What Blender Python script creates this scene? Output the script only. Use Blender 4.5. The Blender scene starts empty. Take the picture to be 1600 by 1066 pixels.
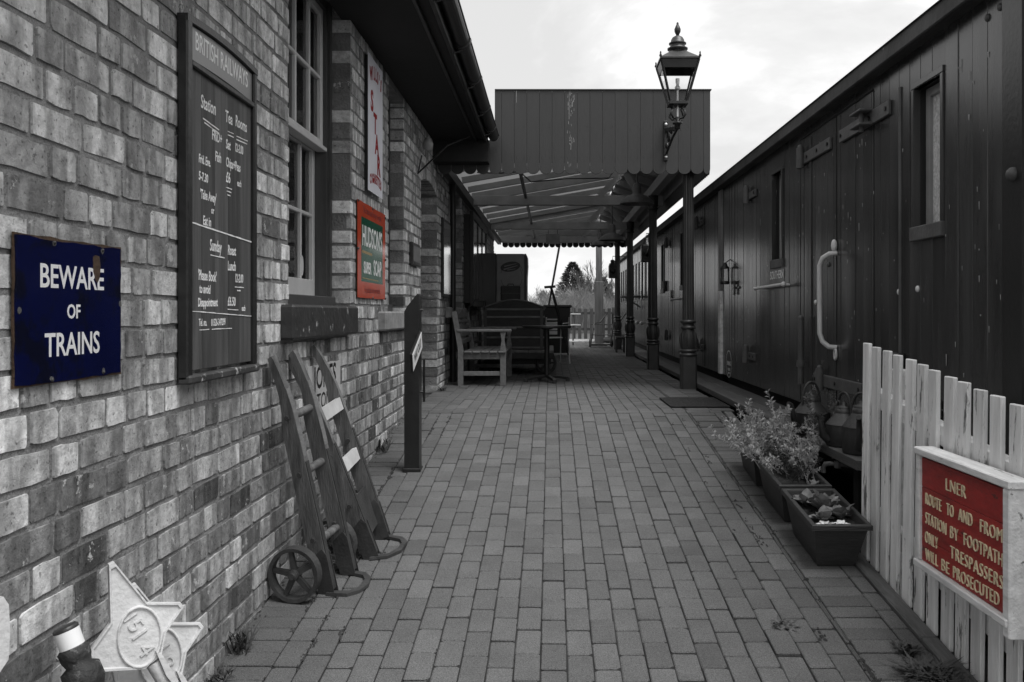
import bpy, math, random
from mathutils import Vector, Matrix, noise as mnoise
R = math.radians
random.seed(7)
S = bpy.context.scene
COL = S.collection

# ------------------------------------------------------------------ camera, sky, sun, exposure
cam = bpy.data.cameras.new('camera'); co = bpy.data.objects.new('camera', cam); COL.objects.link(co)
co.location = (0, 0, .846); co.rotation_euler = (R(90), 0, 0)
cam.sensor_width = 36; cam.lens = 31.05; cam.shift_x = -.0381; cam.shift_y = -.0281
cam.clip_start = .05; cam.clip_end = 1000
S.camera = co
SUN_EL, SUN_AZ = R(67), R(132)          # behind the camera, to its right
W = bpy.data.worlds.new('World'); S.world = W; W.use_nodes = True
nt = W.node_tree; N = nt.nodes; L = nt.links; N.clear()
out = N.new('ShaderNodeOutputWorld'); bg = N.new('ShaderNodeBackground')
sky = N.new('ShaderNodeTexSky'); sky.sky_type = 'NISHITA'; sky.sun_disc = False
sky.sun_elevation = SUN_EL; sky.sun_rotation = SUN_AZ
bw = N.new('ShaderNodeRGBToBW'); L.new(sky.outputs[0], bw.inputs[0])
tc = N.new('ShaderNodeTexCoord'); mp = N.new('ShaderNodeMapping'); mp.inputs['Scale'].default_value = (1.6, 1.6, 4.2)
mp.inputs['Location'].default_value = (.35, .1, .2)
L.new(tc.outputs['Generated'], mp.inputs[0])
nz = N.new('ShaderNodeTexNoise'); nz.inputs['Scale'].default_value = 1.7; nz.inputs['Detail'].default_value = 9
nz.inputs['Roughness'].default_value = .58; nz.inputs['Distortion'].default_value = .35
L.new(mp.outputs[0], nz.inputs['Vector'])
cr = N.new('ShaderNodeValToRGB'); e = cr.color_ramp.elements
e[0].position = .40; e[0].color = (.66, .66, .66, 1); e[1].position = .60; e[1].color = (1, 1, 1, 1)
e_ = e.new(.50); e_.color = (.76, .76, .76, 1)
L.new(nz.outputs['Fac'], cr.inputs[0])
mu = N.new('ShaderNodeVectorMath'); mu.operation = 'SCALE'; mu.inputs['Scale'].default_value = 7.5
L.new(cr.outputs[0], mu.inputs[0])
mx = N.new('ShaderNodeMix'); mx.data_type = 'RGBA'; mx.inputs[0].default_value = .88
L.new(bw.outputs[0], mx.inputs[6]); L.new(mu.outputs[0], mx.inputs[7])
L.new(mx.outputs[2], bg.inputs[0]); bg.inputs[1].default_value = .105
L.new(bg.outputs[0], out.inputs[0])
sl = bpy.data.lights.new('sun', 'SUN'); sl.energy = 2.6; sl.angle = R(35); sl.color = (1, 1, 1)
so = bpy.data.objects.new('sun', sl); COL.objects.link(so)
# light travels from behind-right of the camera towards the left wall
dirv = Vector((math.sin(SUN_AZ) * math.cos(SUN_EL), math.cos(SUN_AZ) * math.cos(SUN_EL), math.sin(SUN_EL)))
so.rotation_euler = dirv.to_track_quat('Z', 'Y').to_euler()
S.view_settings.view_transform = 'Standard'; S.view_settings.look = 'None'
S.view_settings.exposure = .70; S.view_settings.gamma = 1; S.view_settings.use_curve_mapping = False
S.render.film_transparent = False
S.cycles.max_bounces = 8; S.cycles.diffuse_bounces = 2

# ------------------------------------------------------------------ helpers
def tag(o, label=None, cat=None, group=None, kind=None):
    if label: o['label'] = label
    if cat: o['category'] = cat
    if group: o['group'] = group
    if kind: o['kind'] = kind
    return o

def empty(name, loc=(0, 0, 0), label=None, cat=None, group=None, kind=None):
    o = bpy.data.objects.new(name, None); COL.objects.link(o); o.location = loc; o.empty_display_size = .1
    return tag(o, label, cat, group, kind)

def worg(o):
    v = Vector((0, 0, 0))
    while o is not None:
        v += o.location; o = o.parent
    return v

def copy_tree(o, parent=None):
    c = o.copy(); COL.objects.link(c); c.parent = parent
    for ch in list(o.children): copy_tree(ch, c)
    return c

class MB:
    def __init__(s): s.v = []; s.f = []; s.s = []; s.tone = []; s.t = 0.5
    def add(s, vs, fs, smooth=False, M=None):
        b = len(s.v)
        s.v += [tuple(M @ Vector(p)) if M is not None else tuple(p) for p in vs]
        for f in fs:
            s.f.append(tuple(i + b for i in f)); s.s.append(smooth); s.tone.append(s.t)
        return s
    def box(s, x0, x1, y0, y1, z0, z1, M=None):
        vs = [(x, y, z) for x in (x0, x1) for y in (y0, y1) for z in (z0, z1)]
        return s.add(vs, [(0, 1, 3, 2), (4, 6, 7, 5), (0, 4, 5, 1), (2, 3, 7, 6), (0, 2, 6, 4), (1, 5, 7, 3)], False, M)
    def cbox(s, x0, x1, y0, y1, z0, z1, c=.004, M=None):
        vs = []; idx = {}
        lo = (x0, y0, z0); hi = (x1, y1, z1)
        for i in range(8):
            sg = [(i >> 2) & 1, (i >> 1) & 1, i & 1]
            for ax in range(3):
                p = []
                for k in range(3):
                    b = hi[k] if sg[k] else lo[k]
                    p.append(b if k == ax else (b - c if sg[k] else b + c))
                idx[(i, ax)] = len(vs); vs.append(tuple(p))
        fs = []
        for ax in range(3):
            o1, o2 = [k for k in range(3) if k != ax]
            for sd in (0, 1):
                q = []
                for a, b in ((0, 0), (1, 0), (1, 1), (0, 1)):
                    g = [0, 0, 0]; g[ax] = sd; g[o1] = a; g[o2] = b
                    q.append(idx[(g[0] * 4 + g[1] * 2 + g[2], ax)])
                flip = (sd == 0) ^ (ax == 1)
                fs.append(tuple(reversed(q)) if flip else tuple(q))
        for ax in range(3):
            o1, o2 = [k for k in range(3) if k != ax]
            for a in (0, 1):
                for b in (0, 1):
                    g0 = [0, 0, 0]; g0[o1] = a; g0[o2] = b; g1 = list(g0); g1[ax] = 1
                    i0 = g0[0] * 4 + g0[1] * 2 + g0[2]; i1 = g1[0] * 4 + g1[1] * 2 + g1[2]
                    fs.append((idx[(i0, o1)], idx[(i1, o1)], idx[(i1, o2)], idx[(i0, o2)]))
        for i in range(8): fs.append((idx[(i, 0)], idx[(i, 1)], idx[(i, 2)]))
        return s.add(vs, fs, False, M)
    def beam(s, p, q, w, h, up=(0, 0, 1), c=0):
        p = Vector(p); q = Vector(q); d = (q - p); l = d.length; d.normalize()
        u = Vector(up); x = d.cross(u)
        if x.length < 1e-5: x = d.cross(Vector((1, 0, 0)))
        x.normalize(); u = x.cross(d).normalized()
        M = Matrix((x, d, u)).transposed().to_4x4(); M.translation = p
        if c: return s.cbox(-w / 2, w / 2, 0, l, -h / 2, h / 2, c, M)
        return s.box(-w / 2, w / 2, 0, l, -h / 2, h / 2, M)
    def tube(s, pts, r, n=8, closed=False, cap=True, smooth=True):
        pts = [Vector(p) for p in pts]; m = len(pts)
        rs = r if isinstance(r, (list, tuple)) else [r] * m
        vs = []; ref = None
        for i in range(m):
            if closed: d = pts[(i + 1) % m] - pts[i - 1]
            else: d = pts[min(i + 1, m - 1)] - pts[max(i - 1, 0)]
            if d.length < 1e-9: d = Vector((0, 0, 1))
            d.normalize()
            if ref is None:
                ref = d.orthogonal().normalized()
            else:
                ref = ref - d * ref.dot(d)
                ref = ref.normalized() if ref.length > 1e-6 else d.orthogonal().normalized()
            b = d.cross(ref)
            for k in range(n):
                a = 2 * math.pi * k / n
                vs.append(pts[i] + (ref * math.cos(a) + b * math.sin(a)) * rs[i])
        fs = []
        for i in range(m if closed else m - 1):
            j = (i + 1) % m
            for k in range(n):
                k2 = (k + 1) % n
                fs.append((i * n + k, i * n + k2, j * n + k2, j * n + k))
        s.add(vs, fs, smooth)
        if cap and not closed:
            s.add(vs[:n], [tuple(reversed(range(n)))]); s.add(vs[-n:], [tuple(range(n))])
        return s
    def lathe(s, prof, c=(0, 0, 0), n=20, M=None, smooth=True, phase=0, cap=True):
        if prof[0] == prof[-1]: cap = False
        vs = []
        for r, z in prof:
            for k in range(n):
                a = 2 * math.pi * k / n + phase
                vs.append((c[0] + r * math.cos(a), c[1] + r * math.sin(a), c[2] + z))
        fs = []
        for i in range(len(prof) - 1):
            for k in range(n):
                k2 = (k + 1) % n
                fs.append((i * n + k, i * n + k2, (i + 1) * n + k2, (i + 1) * n + k))
        s.add(vs, fs, smooth, M)
        m = len(prof) - 1
        if not cap: return s
        if prof[0][0] > 1e-4: s.add(vs[:n], [tuple(reversed(range(n)))], False, M)
        if prof[m][0] > 1e-4: s.add(vs[m * n:], [tuple(range(n))], False, M)
        return s
    def prism(s, poly, d0, d1, M=None, smooth=False):
        n = len(poly)
        vs = [(a, b, d0) for a, b in poly] + [(a, b, d1) for a, b in poly]
        fs = [tuple(reversed(range(n))), tuple(range(n, 2 * n))]
        for i in range(n):
            j = (i + 1) % n; fs.append((i, j, n + j, n + i))
        return s.add(vs, fs, smooth, M)
    def sphere(s, c, r, n=10, m=6, sc=(1, 1, 1)):
        prof = [(max(r * math.sin(math.pi * i / m), 1e-5), -r * math.cos(math.pi * i / m)) for i in range(m + 1)]
        M = Matrix.Translation(c) @ Matrix.Diagonal((*sc, 1))
        return s.lathe(prof, (0, 0, 0), n, M)
    def build(s, name, mat, parent=None, tone=False, loc=None):
        me = bpy.data.meshes.new(name)
        o0 = worg(parent) if parent is not None else Vector((0, 0, 0))
        if loc is not None: o0 = o0 + Vector(loc)
        me.from_pydata([tuple(Vector(p) - o0) for p in s.v], [], s.f)
        me.polygons.foreach_set('use_smooth', s.s)
        if tone:
            at = me.attributes.new('tone', 'FLOAT', 'FACE'); at.data.foreach_set('value', s.tone)
        me.update()
        if mat: me.materials.append(mat)
        o = bpy.data.objects.new(name, me); COL.objects.link(o)
        if parent is not None: o.parent = parent
        if loc is not None: o.location = loc
        return o

def frameM(origin, right, up):
    r = Vector(right).normalized(); u = Vector(up).normalized(); n = r.cross(u)
    M = Matrix((r, u, n)).transposed().to_4x4(); M.translation = origin
    return M

def text_into(mb, body, size, M, xs=1.0, extrude=0.0004, align='CENTER', offset=0.0, shear=0.0, sp=1.0):
    cu = bpy.data.curves.new('txt', 'FONT'); cu.body = body; cu.size = size; cu.extrude = extrude
    cu.align_x = align; cu.align_y = 'CENTER'; cu.offset = offset; cu.shear = shear; cu.space_character = sp
    cu.resolution_u = 3
    o = bpy.data.objects.new('txt', cu); COL.objects.link(o)
    dg = bpy.context.evaluated_depsgraph_get(); ev = o.evaluated_get(dg); me = ev.to_mesh()
    vs = [(p.co.x * xs, p.co.y, p.co.z) for p in me.vertices]; fs = [tuple(p.vertices) for p in me.polygons]
    ev.to_mesh_clear(); bpy.data.objects.remove(o); bpy.data.curves.remove(cu)
    mb.add(vs, fs, False, M)

def gz(y): return -.1109 * (7.58 - y) if y < 7.58 else 0.0
RAMP = math.atan(.1109)

# ------------------------------------------------------------------ materials
MATS = {}
def mat(name, c, rough=.7, var=.25, scale=6, stretch=(1, 1, 1), bump=.2, bscale=40, metal=0, chip=None, chips=.62, chipscale=9,
        spec=.5, rnd=0, coat=0, wave=False, fine=0):
    if name in MATS: return MATS[name]
    m = bpy.data.materials.new(name); m.use_nodes = True; MATS[name] = m
    nt = m.node_tree; N = nt.nodes; L = nt.links
    b = N['Principled BSDF']; b.inputs['Roughness'].default_value = rough; b.inputs['Metallic'].default_value = metal
    b.inputs['Specular IOR Level'].default_value = spec
    if coat: b.inputs['Coat Weight'].default_value = coat; b.inputs['Coat Roughness'].default_value = .12
    if not isinstance(c, tuple): c = (c, c, c)
    geo = N.new('ShaderNodeNewGeometry'); mp = N.new('ShaderNodeMapping'); mp.inputs['Scale'].default_value = stretch
    L.new(geo.outputs['Position'], mp.inputs[0])
    vec = mp.outputs[0]
    if rnd:
        oi = N.new('ShaderNodeObjectInfo'); ad = N.new('ShaderNodeVectorMath'); ad.operation = 'ADD'
        sc_ = N.new('ShaderNodeMath'); sc_.operation = 'MULTIPLY'; sc_.inputs[1].default_value = 37
        L.new(oi.outputs['Random'], sc_.inputs[0]); L.new(mp.outputs[0], ad.inputs[0]); L.new(sc_.outputs[0], ad.inputs[1]); vec = ad.outputs[0]
    n1 = N.new('ShaderNodeTexNoise'); n1.inputs['Scale'].default_value = scale; n1.inputs['Detail'].default_value = 6; n1.inputs['Roughness'].default_value = .6
    L.new(vec, n1.inputs['Vector'])
    rp = N.new('ShaderNodeMapRange'); rp.inputs['From Min'].default_value = .3; rp.inputs['From Max'].default_value = .7
    rp.inputs['To Min'].default_value = 1 - var; rp.inputs['To Max'].default_value = 1 + var
    L.new(n1.outputs['Fac'], rp.inputs[0])
    fac = rp.outputs[0]
    if rnd:
        r2 = N.new('ShaderNodeMapRange'); r2.inputs['To Min'].default_value = 1 - rnd; r2.inputs['To Max'].default_value = 1 + rnd
        L.new(oi.outputs['Random'], r2.inputs[0]); mm = N.new('ShaderNodeMath'); mm.operation = 'MULTIPLY'
        L.new(fac, mm.inputs[0]); L.new(r2.outputs[0], mm.inputs[1]); fac = mm.outputs[0]
    if fine:
        n4 = N.new('ShaderNodeTexNoise'); n4.inputs['Scale'].default_value = 220; n4.inputs['Detail'].default_value = 3
        L.new(geo.outputs['Position'], n4.inputs['Vector'])
        r4 = N.new('ShaderNodeMapRange'); r4.inputs['From Min'].default_value = .3; r4.inputs['From Max'].default_value = .7
        r4.inputs['To Min'].default_value = 1 - fine; r4.inputs['To Max'].default_value = 1 + fine
        L.new(n4.outputs['Fac'], r4.inputs[0]); m4 = N.new('ShaderNodeMath'); m4.operation = 'MULTIPLY'
        L.new(fac, m4.inputs[0]); L.new(r4.outputs[0], m4.inputs[1]); fac = m4.outputs[0]
    vs = N.new('ShaderNodeVectorMath'); vs.operation = 'SCALE'; vs.inputs[0].default_value = c
    L.new(fac, vs.inputs['Scale'])
    col = vs.outputs[0]
    if chip is not None:
        if not isinstance(chip, tuple): chip = (chip, chip, chip)
        n3 = N.new('ShaderNodeTexNoise'); n3.inputs['Scale'].default_value = chipscale; n3.inputs['Detail'].default_value = 8; n3.inputs['Roughness'].default_value = .7
        L.new(vec, n3.inputs['Vector'])
        r3 = N.new('ShaderNodeMapRange'); r3.inputs['From Min'].default_value = chips; r3.inputs['From Max'].default_value = chips + .05
        L.new(n3.outputs['Fac'], r3.inputs[0])
        mx = N.new('ShaderNodeMix'); mx.data_type = 'RGBA'; L.new(r3.outputs[0], mx.inputs[0]); L.new(col, mx.inputs[6]); mx.inputs[7].default_value = (*chip, 1)
        col = mx.outputs[2]
    L.new(col, b.inputs['Base Color'])
    if bump:
        n2 = N.new('ShaderNodeTexNoise'); n2.inputs['Scale'].default_value = bscale; n2.inputs['Detail'].default_value = 5
        L.new(vec, n2.inputs['Vector']); bp = N.new('ShaderNodeBump'); bp.inputs['Strength'].default_value = bump; bp.inputs['Distance'].default_value = .01
        L.new(n2.outputs['Fac'], bp.inputs['Height']); L.new(bp.outputs[0], b.inputs['Normal'])
    return m

def brick_mat(name, attr):
    m = bpy.data.materials.new(name); m.use_nodes = True
    nt = m.node_tree; N = nt.nodes; L = nt.links; b = N['Principled BSDF']; b.inputs['Roughness'].default_value = .9
    b.inputs['Specular IOR Level'].default_value = .25
    if attr:
        a = N.new('ShaderNodeAttribute'); a.attribute_name = 'tone'; tone = a.outputs['Fac']
    else:
        oi = N.new('ShaderNodeObjectInfo'); sx = N.new('ShaderNodeSeparateColor'); L.new(oi.outputs['Color'], sx.inputs[0]); tone = sx.outputs[0]
    geo = N.new('ShaderNodeNewGeometry')
    t40 = N.new('ShaderNodeMath'); t40.operation = 'MULTIPLY'; t40.inputs[1].default_value = 91; L.new(tone, t40.inputs[0])
    ad = N.new('ShaderNodeVectorMath'); ad.operation = 'ADD'; L.new(geo.outputs['Position'], ad.inputs[0]); L.new(t40.outputs[0], ad.inputs[1])
    # vertical kiss-mark bands inside a brick
    mp = N.new('ShaderNodeMapping'); mp.inputs['Scale'].default_value = (1, 8, 1.8); L.new(ad.outputs[0], mp.inputs[0])
    n1 = N.new('ShaderNodeTexNoise'); n1.inputs['Scale'].default_value = 1.6; n1.inputs['Detail'].default_value = 3; L.new(mp.outputs[0], n1.inputs['Vector'])
    r1 = N.new('ShaderNodeMapRange'); r1.inputs['From Min'].default_value = .44; r1.inputs['From Max'].default_value = .56
    r1.inputs['To Min'].default_value = .72; r1.inputs['To Max'].default_value = 1.28; L.new(n1.outputs['Fac'], r1.inputs[0])
    n2 = N.new('ShaderNodeTexNoise'); n2.inputs['Scale'].default_value = 26; n2.inputs['Detail'].default_value = 7; n2.inputs['Roughness'].default_value = .7; L.new(ad.outputs[0], n2.inputs['Vector'])
    r2 = N.new('ShaderNodeMapRange'); r2.inputs['From Min'].default_value = .3; r2.inputs['From Max'].default_value = .7
    r2.inputs['To Min'].default_value = .60; r2.inputs['To Max'].default_value = 1.36; L.new(n2.outputs['Fac'], r2.inputs[0])
    mm = N.new('ShaderNodeMath'); mm.operation = 'MULTIPLY'; L.new(r1.outputs[0], mm.inputs[0]); L.new(r2.outputs[0], mm.inputs[1])
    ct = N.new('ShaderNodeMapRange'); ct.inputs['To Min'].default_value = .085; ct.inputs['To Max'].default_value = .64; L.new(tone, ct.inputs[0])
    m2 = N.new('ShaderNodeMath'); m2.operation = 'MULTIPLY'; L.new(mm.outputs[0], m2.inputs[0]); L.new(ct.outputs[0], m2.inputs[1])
    # pits and pale scars
    n3 = N.new('ShaderNodeTexNoise'); n3.inputs['Scale'].default_value = 16; n3.inputs['Detail'].default_value = 8; n3.inputs['Roughness'].default_value = .72; L.new(ad.outputs[0], n3.inputs['Vector'])
    r3 = N.new('ShaderNodeMapRange'); r3.inputs['From Min'].default_value = .60; r3.inputs['From Max'].default_value = .63; L.new(n3.outputs['Fac'], r3.inputs[0])
    mx = N.new('ShaderNodeMix'); mx.data_type = 'FLOAT'; L.new(r3.outputs[0], mx.inputs[0]); L.new(m2.outputs[0], mx.inputs[2]); mx.inputs[3].default_value = .5
    n5 = N.new('ShaderNodeTexNoise'); n5.inputs['Scale'].default_value = 75; n5.inputs['Detail'].default_value = 2; L.new(ad.outputs[0], n5.inputs['Vector'])
    r5 = N.new('ShaderNodeMapRange'); r5.inputs['From Min'].default_value = .29; r5.inputs['From Max'].default_value = .38; r5.inputs['To Min'].default_value = .45; L.new(n5.outputs['Fac'], r5.inputs[0])
    m5 = N.new('ShaderNodeMath'); m5.operation = 'MULTIPLY'; L.new(mx.outputs[0], m5.inputs[0]); L.new(r5.outputs[0], m5.inputs[1])
    n6 = N.new('ShaderNodeTexNoise'); n6.inputs['Scale'].default_value = 1.3; n6.inputs['Detail'].default_value = 5; L.new(geo.outputs['Position'], n6.inputs['Vector'])
    r6 = N.new('ShaderNodeMapRange'); r6.inputs['From Min'].default_value = .35; r6.inputs['From Max'].default_value = .65; r6.inputs['To Min'].default_value = .80; r6.inputs['To Max'].default_value = 1.14; L.new(n6.outputs['Fac'], r6.inputs[0])
    m6 = N.new('ShaderNodeMath'); m6.operation = 'MULTIPLY'; L.new(m5.outputs[0], m6.inputs[0]); L.new(r6.outputs[0], m6.inputs[1])
    L.new(m6.outputs[0], b.inputs['Base Color'])
    bp = N.new('ShaderNodeBump'); bp.inputs['Strength'].default_value = .8; bp.inputs['Distance'].default_value = .010
    L.new(n2.outputs['Fac'], bp.inputs['Height']); L.new(bp.outputs[0], b.inputs['Normal'])
    return m

def glass_mat(name, refl=1.0, tint=.9):
    m = bpy.data.materials.new(name); m.use_nodes = True
    nt = m.node_tree; N = nt.nodes; L = nt.links; N.clear()
    o = N.new('ShaderNodeOutputMaterial'); t = N.new('ShaderNodeBsdfTransparent'); t.inputs[0].default_value = (tint, tint, tint, 1)
    g = N.new('ShaderNodeBsdfGlossy'); g.inputs['Roughness'].default_value = .03
    fr = N.new('ShaderNodeFresnel'); fr.inputs[0].default_value = 1.5
    ml = N.new('ShaderNodeMath'); ml.operation = 'MULTIPLY'; ml.inputs[1].default_value = refl; ml.use_clamp = True
    mx = N.new('ShaderNodeMixShader'); L.new(fr.outputs[0], ml.inputs[0]); L.new(ml.outputs[0], mx.inputs[0])
    L.new(t.outputs[0], mx.inputs[1]); L.new(g.outputs[0], mx.inputs[2]); L.new(mx.outputs[0], o.inputs[0])
    return m

M_brick = brick_mat('brick_single', False); M_brickm = brick_mat('brick_mass', True)
M_mortar = mat('mortar', .20, .95, .3, 7, bump=.9, bscale=70, fine=.25)
M_paver = mat('paver', .090, .9, .27, 1.6, bump=.6, bscale=150, rnd=.08, fine=.45, chip=.4, chips=.735, chipscale=60)
M_joint = mat('joint_sand', .012, .95, .3, 8, bump=.4)
M_stone = mat('sill_stone', .28, .85, .3, 8, bump=.4, bscale=50)
M_sillpaint = mat('sill_paint', .035, .5, .3, 9, bump=.4, bscale=30, chip=.4, chips=.60, chipscale=11)
M_black = mat('black_paint', .012, .38, .3, 8, bump=.15, bscale=30)
M_blackchip = mat('black_paint_worn', .016, .42, .3, 8, bump=.25, bscale=40, chip=.25, chips=.70, chipscale=25)
M_iron = mat('dark_iron', .042, .5, .35, 12, bump=.3, bscale=80)
M_castblack = mat('cast_black', .012, .42, .3, 9, bump=.2, bscale=60)
M_brownframe = mat('brown_frame', .06, .5, .2, 7, stretch=(6, 6, 1), bump=.15)
M_white = mat('white_paint', .62, .45, .12, 5, bump=.1)
M_whitecast = mat('white_cast', .60, .55, .12, 6, bump=.4, bscale=60, chip=.3, chips=.71, chipscale=20)
M_picket = mat('picket_paint', .78, .7, .22, 3, stretch=(5, 5, .8), bump=.35, bscale=22, rnd=.12, chip=.13, chips=.585, chipscale=5)
M_rail = mat('rail_paint', .74, .7, .25, 4, stretch=(5, .8, 5), bump=.3, bscale=22, chip=.15, chips=.62, chipscale=6)
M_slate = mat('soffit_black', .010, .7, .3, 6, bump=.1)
M_fascia = mat('fascia_black', .028, .42, .3, 6, bump=.1)
M_val = mat('valance_paint', .029, .55, .12, 3, stretch=(3, 3, .5), bump=.12, bscale=25, rnd=.06, chip=.22, chips=.755, chipscale=6)
M_beam = mat('beam_paint', .42, .6, .18, 4, bump=.15, rnd=.1)
M_post = mat('post_paint', .038, .4, .25, 8, bump=.15)
M_van = mat('van_paint', .044, .24, .42, 2.2, stretch=(4, 4, .5), bump=.035, bscale=9, rnd=.16, chip=.12, chips=.755, chipscale=14)
M_vandark = mat('van_dark', .016, .34, .25, 3, bump=.1)
M_vanroof = mat('van_cornice', .05, .7, .5, 3, stretch=(1, 1, 1), bump=.4, bscale=20, chip=.2, chips=.64, chipscale=5)
M_vaniron = mat('van_iron', .085, .55, .3, 8, bump=.3, bscale=50)
M_coach = mat('coach_paint', .05, .25, .2, 2, stretch=(3, 3, .5), bump=.05, rnd=.1)
M_under = mat('underframe', .008, .9, .3, 3)
M_plank = mat('step_wood', .07, .75, .35, 3, stretch=(9, .8, 9), bump=.4, bscale=12, rnd=.2, chip=.2, chips=.72, chipscale=4)
M_kerb = mat('kerb_timber', .10, .85, .4, 4, stretch=(9, .8, 9), bump=.5, bscale=14)
M_ballast = mat('ballast', .05, .95, .5, 12, bump=1, bscale=30)
M_soilground = mat('ground_earth', .06, .95, .4, 2, bump=.5)
M_bench = mat('bench_teak', .16, .75, .25, 4, stretch=(6, 2, 6), bump=.3, bscale=18, rnd=.1)
M_truck = mat('truck_oak', .105, .6, .5, 3, stretch=(11, 11, .8), bump=.6, bscale=16, rnd=.15, chip=.16, chips=.66, chipscale=4)
M_slat = mat('slat_pale', .5, .7, .2, 6, bump=.3, chip=.15, chips=.66, chipscale=10)
M_blackboard = mat('chalk_board', .075, .62, .42, 2.2, stretch=(14, 14, .9), bump=.25, bscale=8, rnd=.3)
M_chalk = mat('chalk', .85, .9, .2, 90, bump=0)
M_brplate = mat('plaque_grey', .20, .35, .06, 3, bump=.02)
M_letter = mat('letter_white', .8, .5, .05, 4, bump=0)
M_navy = mat('enamel_navy', (.003, .005, .038), .16, .2, 4, bump=.03, bscale=9, chip=(.004, .005, .016), chips=.54, chipscale=2.5)
M_rust = mat('rust', (.055, .032, .018), .9, .5, 30, bump=.6, bscale=80)
M_enwhite = mat('enamel_white', (.84, .84, .90), .35, .06, 4, bump=.03, bscale=8, spec=.15)
M_enjones = mat('enamel_cream', .55, .35, .15, 6, bump=.05, chip=.2, chips=.70, chipscale=9)
M_enred = mat('enamel_red', (.52, .062, .022), .12, .1, 5, bump=.03, bscale=8)
M_red = mat('letter_red', (.30, .006, .008), .5, .12, 8, bump=0, spec=.1)
M_maroon = mat('letter_maroon', (.16, .02, .02), .4, .3, 30, bump=0)
M_green = mat('enamel_green', (.004, .085, .045), .12, .12, 5, bump=.03, bscale=8)
M_gold = mat('enamel_gold', (.35, .24, .1), .3, .1, 5, bump=0)
M_lnerred = mat('sign_red', (.31, .017, .014), .5, .3, 7, stretch=(2, 1, 4), bump=.3, bscale=25, chip=(.09, .02, .015), chips=.60, chipscale=9)
M_cream = mat('letter_cream', (.80, .70, .48), .6, .15, 40, bump=.3, bscale=60, chip=(.35, .20, .09), chips=.62, chipscale=35)
M_planter = mat('planter_clay', .036, .55, .2, 5, stretch=(1, 1, 6), bump=.4, bscale=20)
M_soil = mat('soil', .025, .95, .5, 30, bump=1, bscale=60)
M_silver = mat('leaf_silver', .38, .8, .25, 20, bump=.1, rnd=.15)
M_leaf = mat('leaf_mid', .17, .55, .35, 25, bump=.2, rnd=.25)
M_leafdk = mat('leaf_dark', .05, .6, .4, 15, bump=.1, rnd=.3)
M_petal = mat('petal_white', .8, .7, .1, 10, bump=.1)
M_twig = mat('twig_bark', .10, .9, .3, 12, bump=.2)
M_conifer = mat('conifer_leaf', .035, .8, .4, 4, bump=.1)
M_bark = mat('bark', .07, .95, .4, 10, bump=.5)
M_fencefar = mat('far_fence_wood', .05, .85, .25, 5, stretch=(5, 5, 1), bump=.2, rnd=.2)
M_timber = mat('timber_post', .12, .85, .3, 3, stretch=(7, 7, .8), bump=.4, bscale=10)
M_kettle = mat('kettle_iron', .028, .48, .4, 8, bump=.25, bscale=30)
M_vend = mat('vending_grey', .28, .45, .25, 3, bump=.05)
M_venddk = mat('vending_dark', .035, .45, .2, 3, bump=.05)
M_trunk = mat('trunk_dark', .022, .65, .4, 5, stretch=(2, 2, 5), bump=.3, bscale=20)
M_trunkbatten = mat('trunk_batten', .13, .6, .35, 6, bump=.2)
M_bin = mat('bin_plastic', .014, .38, .15, 8, bump=.05)
M_alu = mat('aluminium', .72, .35, .08, 6, bump=0, metal=.5)
M_mat = mat('coir_mat', .022, 1, .35, 60, bump=1, bscale=200)
M_lampin = mat('lamp_enamel', .30, .4, .1, 6, bump=0)
M_lampout = mat('lamp_shade', .12, .5, .3, 10, bump=.1)
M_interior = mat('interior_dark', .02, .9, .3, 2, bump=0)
M_paper = mat('paper', .75, .8, .05, 5, bump=0)
M_hedge = mat('hedge_twig', .16, .9, .4, 2, bump=0)
M_plate = mat('sign_plate', .7, .5, .08, 8, bump=.05)
M_glass = glass_mat('window_glass', 1.1, .8); M_lglass = glass_mat('lantern_glass', .7, .93)
M_mirror = mat('poster_glass', .03, .04, .1, 3, bump=0, spec=1.0, coat=1)
M_pebble = mat('obscured_glass', .62, .25, .35, 60, stretch=(1, 1, 1), bump=.8, bscale=55, spec=.7)
# translucent canopy roof sheet
M_deck = bpy.data.materials.new('canopy_sheet'); M_deck.use_nodes = True
_n = M_deck.node_tree.nodes; _l = M_deck.node_tree.links; _b = _n['Principled BSDF']; _b.inputs['Base Color'].default_value = (.5, .5, .5, 1); _b.inputs['Roughness'].default_value = .8
_t = _n.new('ShaderNodeBsdfTranslucent'); _t.inputs[0].default_value = (.15, .15, .15, 1)
_m = _n.new('ShaderNodeMixShader'); _m.inputs[0].default_value = .62
_l.new(_b.outputs[0], _m.inputs[1]); _l.new(_t.outputs[0], _m.inputs[2]); _l.new(_m.outputs[0], _n['Material Output'].inputs[0])

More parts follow.
